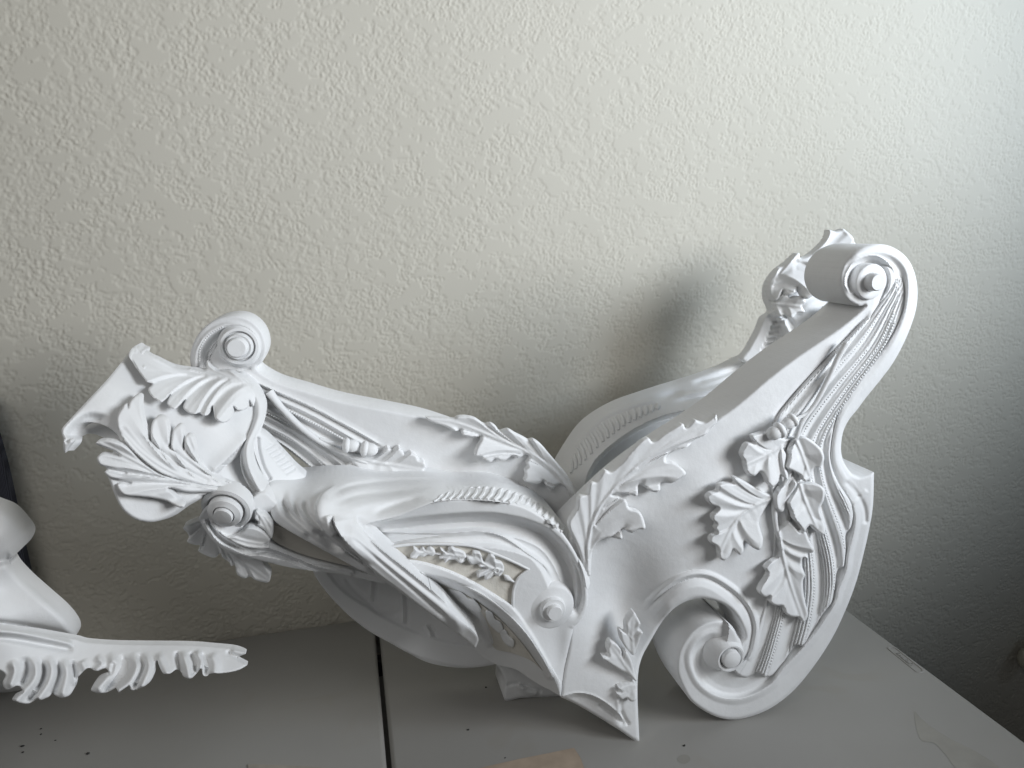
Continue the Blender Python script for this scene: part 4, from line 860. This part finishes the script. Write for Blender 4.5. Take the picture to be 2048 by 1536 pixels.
FH = Field([(a, b, c + .015) for a, b, c in [(1484, 718, 1.07), (1526, 635, 1.07), (1540, 557, 1.065), (1598, 510, 1.06), (1657, 460, 1.07), (1706, 479, 1.05), (1580, 706, 1.045), (1600, 610, 1.035), (1650, 650, 1.035), (1680, 560, 1.03)]])
FH0 = Field([(a, b, c + .015) for a, b, c in [(1484, 718, 1.065), (1526, 635, 1.065), (1540, 557, 1.06), (1598, 510, 1.054), (1657, 460, 1.064), (1706, 479, 1.042), (1580, 706, 1.038), (1600, 610, 1.028), (1650, 650, 1.028), (1680, 560, 1.022)]])
for i in range(7):
    u = i / 6; c = np.array([1527 + 28 * u, 700 - 66 * u]); FH.ridge([(c[0] - 6, c[1] + 2), (c[0] + 20, c[1] - 2)], -.009, 4, (.15, .15))
FH.ridge([(1545, 618), (1565, 640), (1580, 668), (1578, 706)], .012, 8, (.05, .02)); FH.ridge([(1538, 628), (1554, 650), (1566, 676), (1562, 706)], -.007, 6, (.05, .02)); FH.ridge([(1560, 622), (1582, 648), (1594, 675), (1590, 706)], -.007, 7, (.05, .02))
FH.ridge([(1585, 640), (1610, 600), (1650, 585)], -.006, 10, (.2, .2))
endD = patch('curled_end', [(1484, 722), (1497, 696), (1516, 660), (1526, 635), (1541, 623), (1533, 600), (1532, 577), (1540, 557), (1557, 538), (1575, 525), (1600, 514), (1619, 511), (1640, 494), (1660, 475), (1690, 470), (1720, 500), (1730, 560), (1700, 620), (1660, 670), (1600, 720), (1540, 735)], FH, 2.3, .012, parent=orn, rnd=(.004, 6), n=5, sharp=70)
endD['label'] = 'curled end of the rear arm behind the upper scroll'
leaf('acanthus_leaf', [(1538, 585), (1536, 568), (1543, 553), (1557, 537), (1575, 524), (1592, 508), (1599, 506), (1601, 516), (1619, 510), (1638, 494), (1653, 477), (1658, 459, 1), (1672, 463), (1687, 457, 1), (1704, 472), (1708, 484), (1697, 500), (1692, 522), (1681, 514), (1669, 530), (1662, 550), (1650, 542), (1641, 557), (1636, 574), (1627, 590), (1612, 598), (1605, 588), (1597, 574), (1589, 586), (1575, 591), (1567, 580), (1560, 593), (1549, 602)],
     [(1542, 598), (1546, 562), (1590, 526), (1640, 506), (1684, 466)], FH0, endD, lift=.008, tip=.010, amp=.008, thick=.012, rib=.001, curl=.004, back_off=.2, step=1.8)
leaf('acanthus_leaf', [(1548, 612), (1552, 596), (1568, 588), (1582, 596), (1600, 592), (1612, 604), (1604, 612), (1610, 624), (1594, 626), (1584, 636), (1572, 630), (1560, 632)], [(1550, 608), (1575, 610), (1606, 614)], FH0, endD, lift=.004, tip=.006, amp=.005, thick=.01, step=1.8)
leaf('acanthus_leaf', [(1636, 640), (1644, 630), (1652, 625), (1655, 614), (1664, 618), (1678, 612), (1690, 622), (1690, 650), (1660, 680), (1640, 690), (1633, 660), (1642, 648)], [(1640, 690), (1655, 655), (1672, 616)], FH0, endD, lift=.010, tip=.008, amp=.010, thick=.014, step=2)

# ================================================================== the other carving at the left edge
ORI = at_y(np.array(20.), np.array(1380.), np.array(1.15)); ORI[2] = 0.0
scl = thing('carved_bracket', ORI, 'white carved bracket with smooth knob and leafy lower edge, cut by the left frame edge', 'carving')
FK = Field([(-80, 1060, .86), (0, 1030, .875), (58, 1067, .895), (30, 1110, .885), (0, 1070, .865), (54, 1161, .895), (0, 1180, .885), (150, 1265, .90), (60, 1225, .875), (0, 1260, .865), (-80, 1260, .86), (20, 1380, 1.15), (-80, 1380, 1.15), (110, 1290, .91)])
FK.ridge([(-60, 1150), (-10, 1125), (22, 1116)], -.016, 9, (.1, .05)); FK.ridge([(-60, 1240), (30, 1250), (100, 1262), (148, 1274)], -.008, 6, (.05, .1))
patch('smooth_body', [(-160, 1000), (-60, 996), (0, 1012), (22, 1023), (43, 1045), (57, 1067), (51, 1088), (31, 1109), (19, 1119, 1), (29, 1135), (54, 1161), (90, 1193), (123, 1222), (144, 1247), (151, 1265), (146, 1280), (110, 1330), (60, 1376), (36, 1381), (0, 1386), (-160, 1392)], FK, 3.5, .02, parent=scl, rnd=(.014, 20), n=6)
fctl = [(0, 1260, .835), (150, 1278, .87), (300, 1289, .875), (470, 1297, .865), (0, 1380, .81), (200, 1385, .815), (480, 1335, .835), (300, 1360, .815), (-80, 1300, .825)]
FF = Field(fctl)
FF.ridge([(-60, 1262), (20, 1264), (90, 1276), (150, 1290)], .006, 6); FF.ridge([(-60, 1274), (20, 1278), (90, 1290), (150, 1300)], -.006, 6)
for g, a, w in (([(60, 1312), (72, 1335), (68, 1360), (44, 1388), (34, 1400)], .014, 9), ([(92, 1310), (104, 1335), (98, 1365), (78, 1395)], .014, 9), ([(124, 1316), (134, 1345), (126, 1385)], .012, 9), ([(46, 1312), (54, 1335), (46, 1362)], -.014, 7), ([(78, 1312), (88, 1340), (80, 1370), (60, 1395)], -.014, 6), ([(110, 1315), (118, 1345), (106, 1382)], -.012, 6), ([(144, 1318), (148, 1345), (150, 1365)], -.014, 6), ([(20, 1318), (30, 1340), (22, 1368)], .012, 8), ([(162, 1320), (172, 1340)], .010, 8),
                ([(215, 1305), (226, 1325), (218, 1350), (198, 1376)], .014, 9), ([(258, 1305), (274, 1330), (262, 1360), (236, 1382)], .014, 9), ([(285, 1305), (298, 1332), (284, 1370)], .013, 8), ([(240, 1306), (250, 1330), (236, 1356), (214, 1376)], -.014, 6), ([(272, 1304), (286, 1330), (272, 1368)], -.012, 6), ([(190, 1312), (204, 1326), (194, 1340)], .010, 7), ([(228, 1320), (222, 1345), (214, 1346)], -.010, 5),
                ([(314, 1305), (324, 1325), (334, 1345)], .011, 8), ([(362, 1302), (372, 1325), (378, 1352)], .014, 8), ([(390, 1300), (402, 1320), (400, 1334)], .013, 7), ([(354, 1300), (356, 1322), (360, 1340)], -.016, 5), ([(380, 1302), (390, 1325), (390, 1345)], -.013, 5), ([(402, 1304), (412, 1326), (412, 1346)], -.012, 5), ([(420, 1305), (430, 1325), (430, 1345)], .010, 9), ([(450, 1303), (470, 1312), (482, 1314)], -.010, 4), ([(460, 1300), (478, 1304), (490, 1306)], .006, 5)):
    FF.ridge(g, a * .62, w, (.3, .0))
frz = [(-160, 1240), (0, 1256), (60, 1262), (110, 1270), (150, 1277), (173, 1283), (228, 1287), (305, 1288), (381, 1289), (432, 1293), (470, 1297), (492, 1306), (481, 1312), (474, 1318), (495, 1330, 1), (477, 1340), (452, 1346), (421, 1347), (414, 1352), (406, 1350), (402, 1337), (393, 1347), (380, 1358), (366, 1352), (363, 1345), (353, 1339), (340, 1347), (327, 1347), (319, 1334), (314, 1321), (310, 1336), (307, 1352), (297, 1367), (279, 1377), (263, 1381), (258, 1371, 1), (237, 1385, 1), (232, 1375, 1), (218, 1383), (200, 1387), (182, 1381),
       (188, 1368), (198, 1357), (217, 1349), (212, 1337), (193, 1342), (176, 1336), (160, 1350), (152, 1358), (150, 1372), (140, 1390), (124, 1396), (112, 1392), (105, 1385, 1), (96, 1395), (79, 1400), (76, 1397), (56, 1408), (36, 1405), (24, 1397), (46, 1385), (35, 1372), (13, 1380), (5, 1365), (10, 1348), (-20, 1340), (-60, 1390), (-160, 1395)]
patch('leaf_frieze', frz, FF, 2.0, .008, parent=scl, rnd=(.003, 3), n=4, sharp=75)
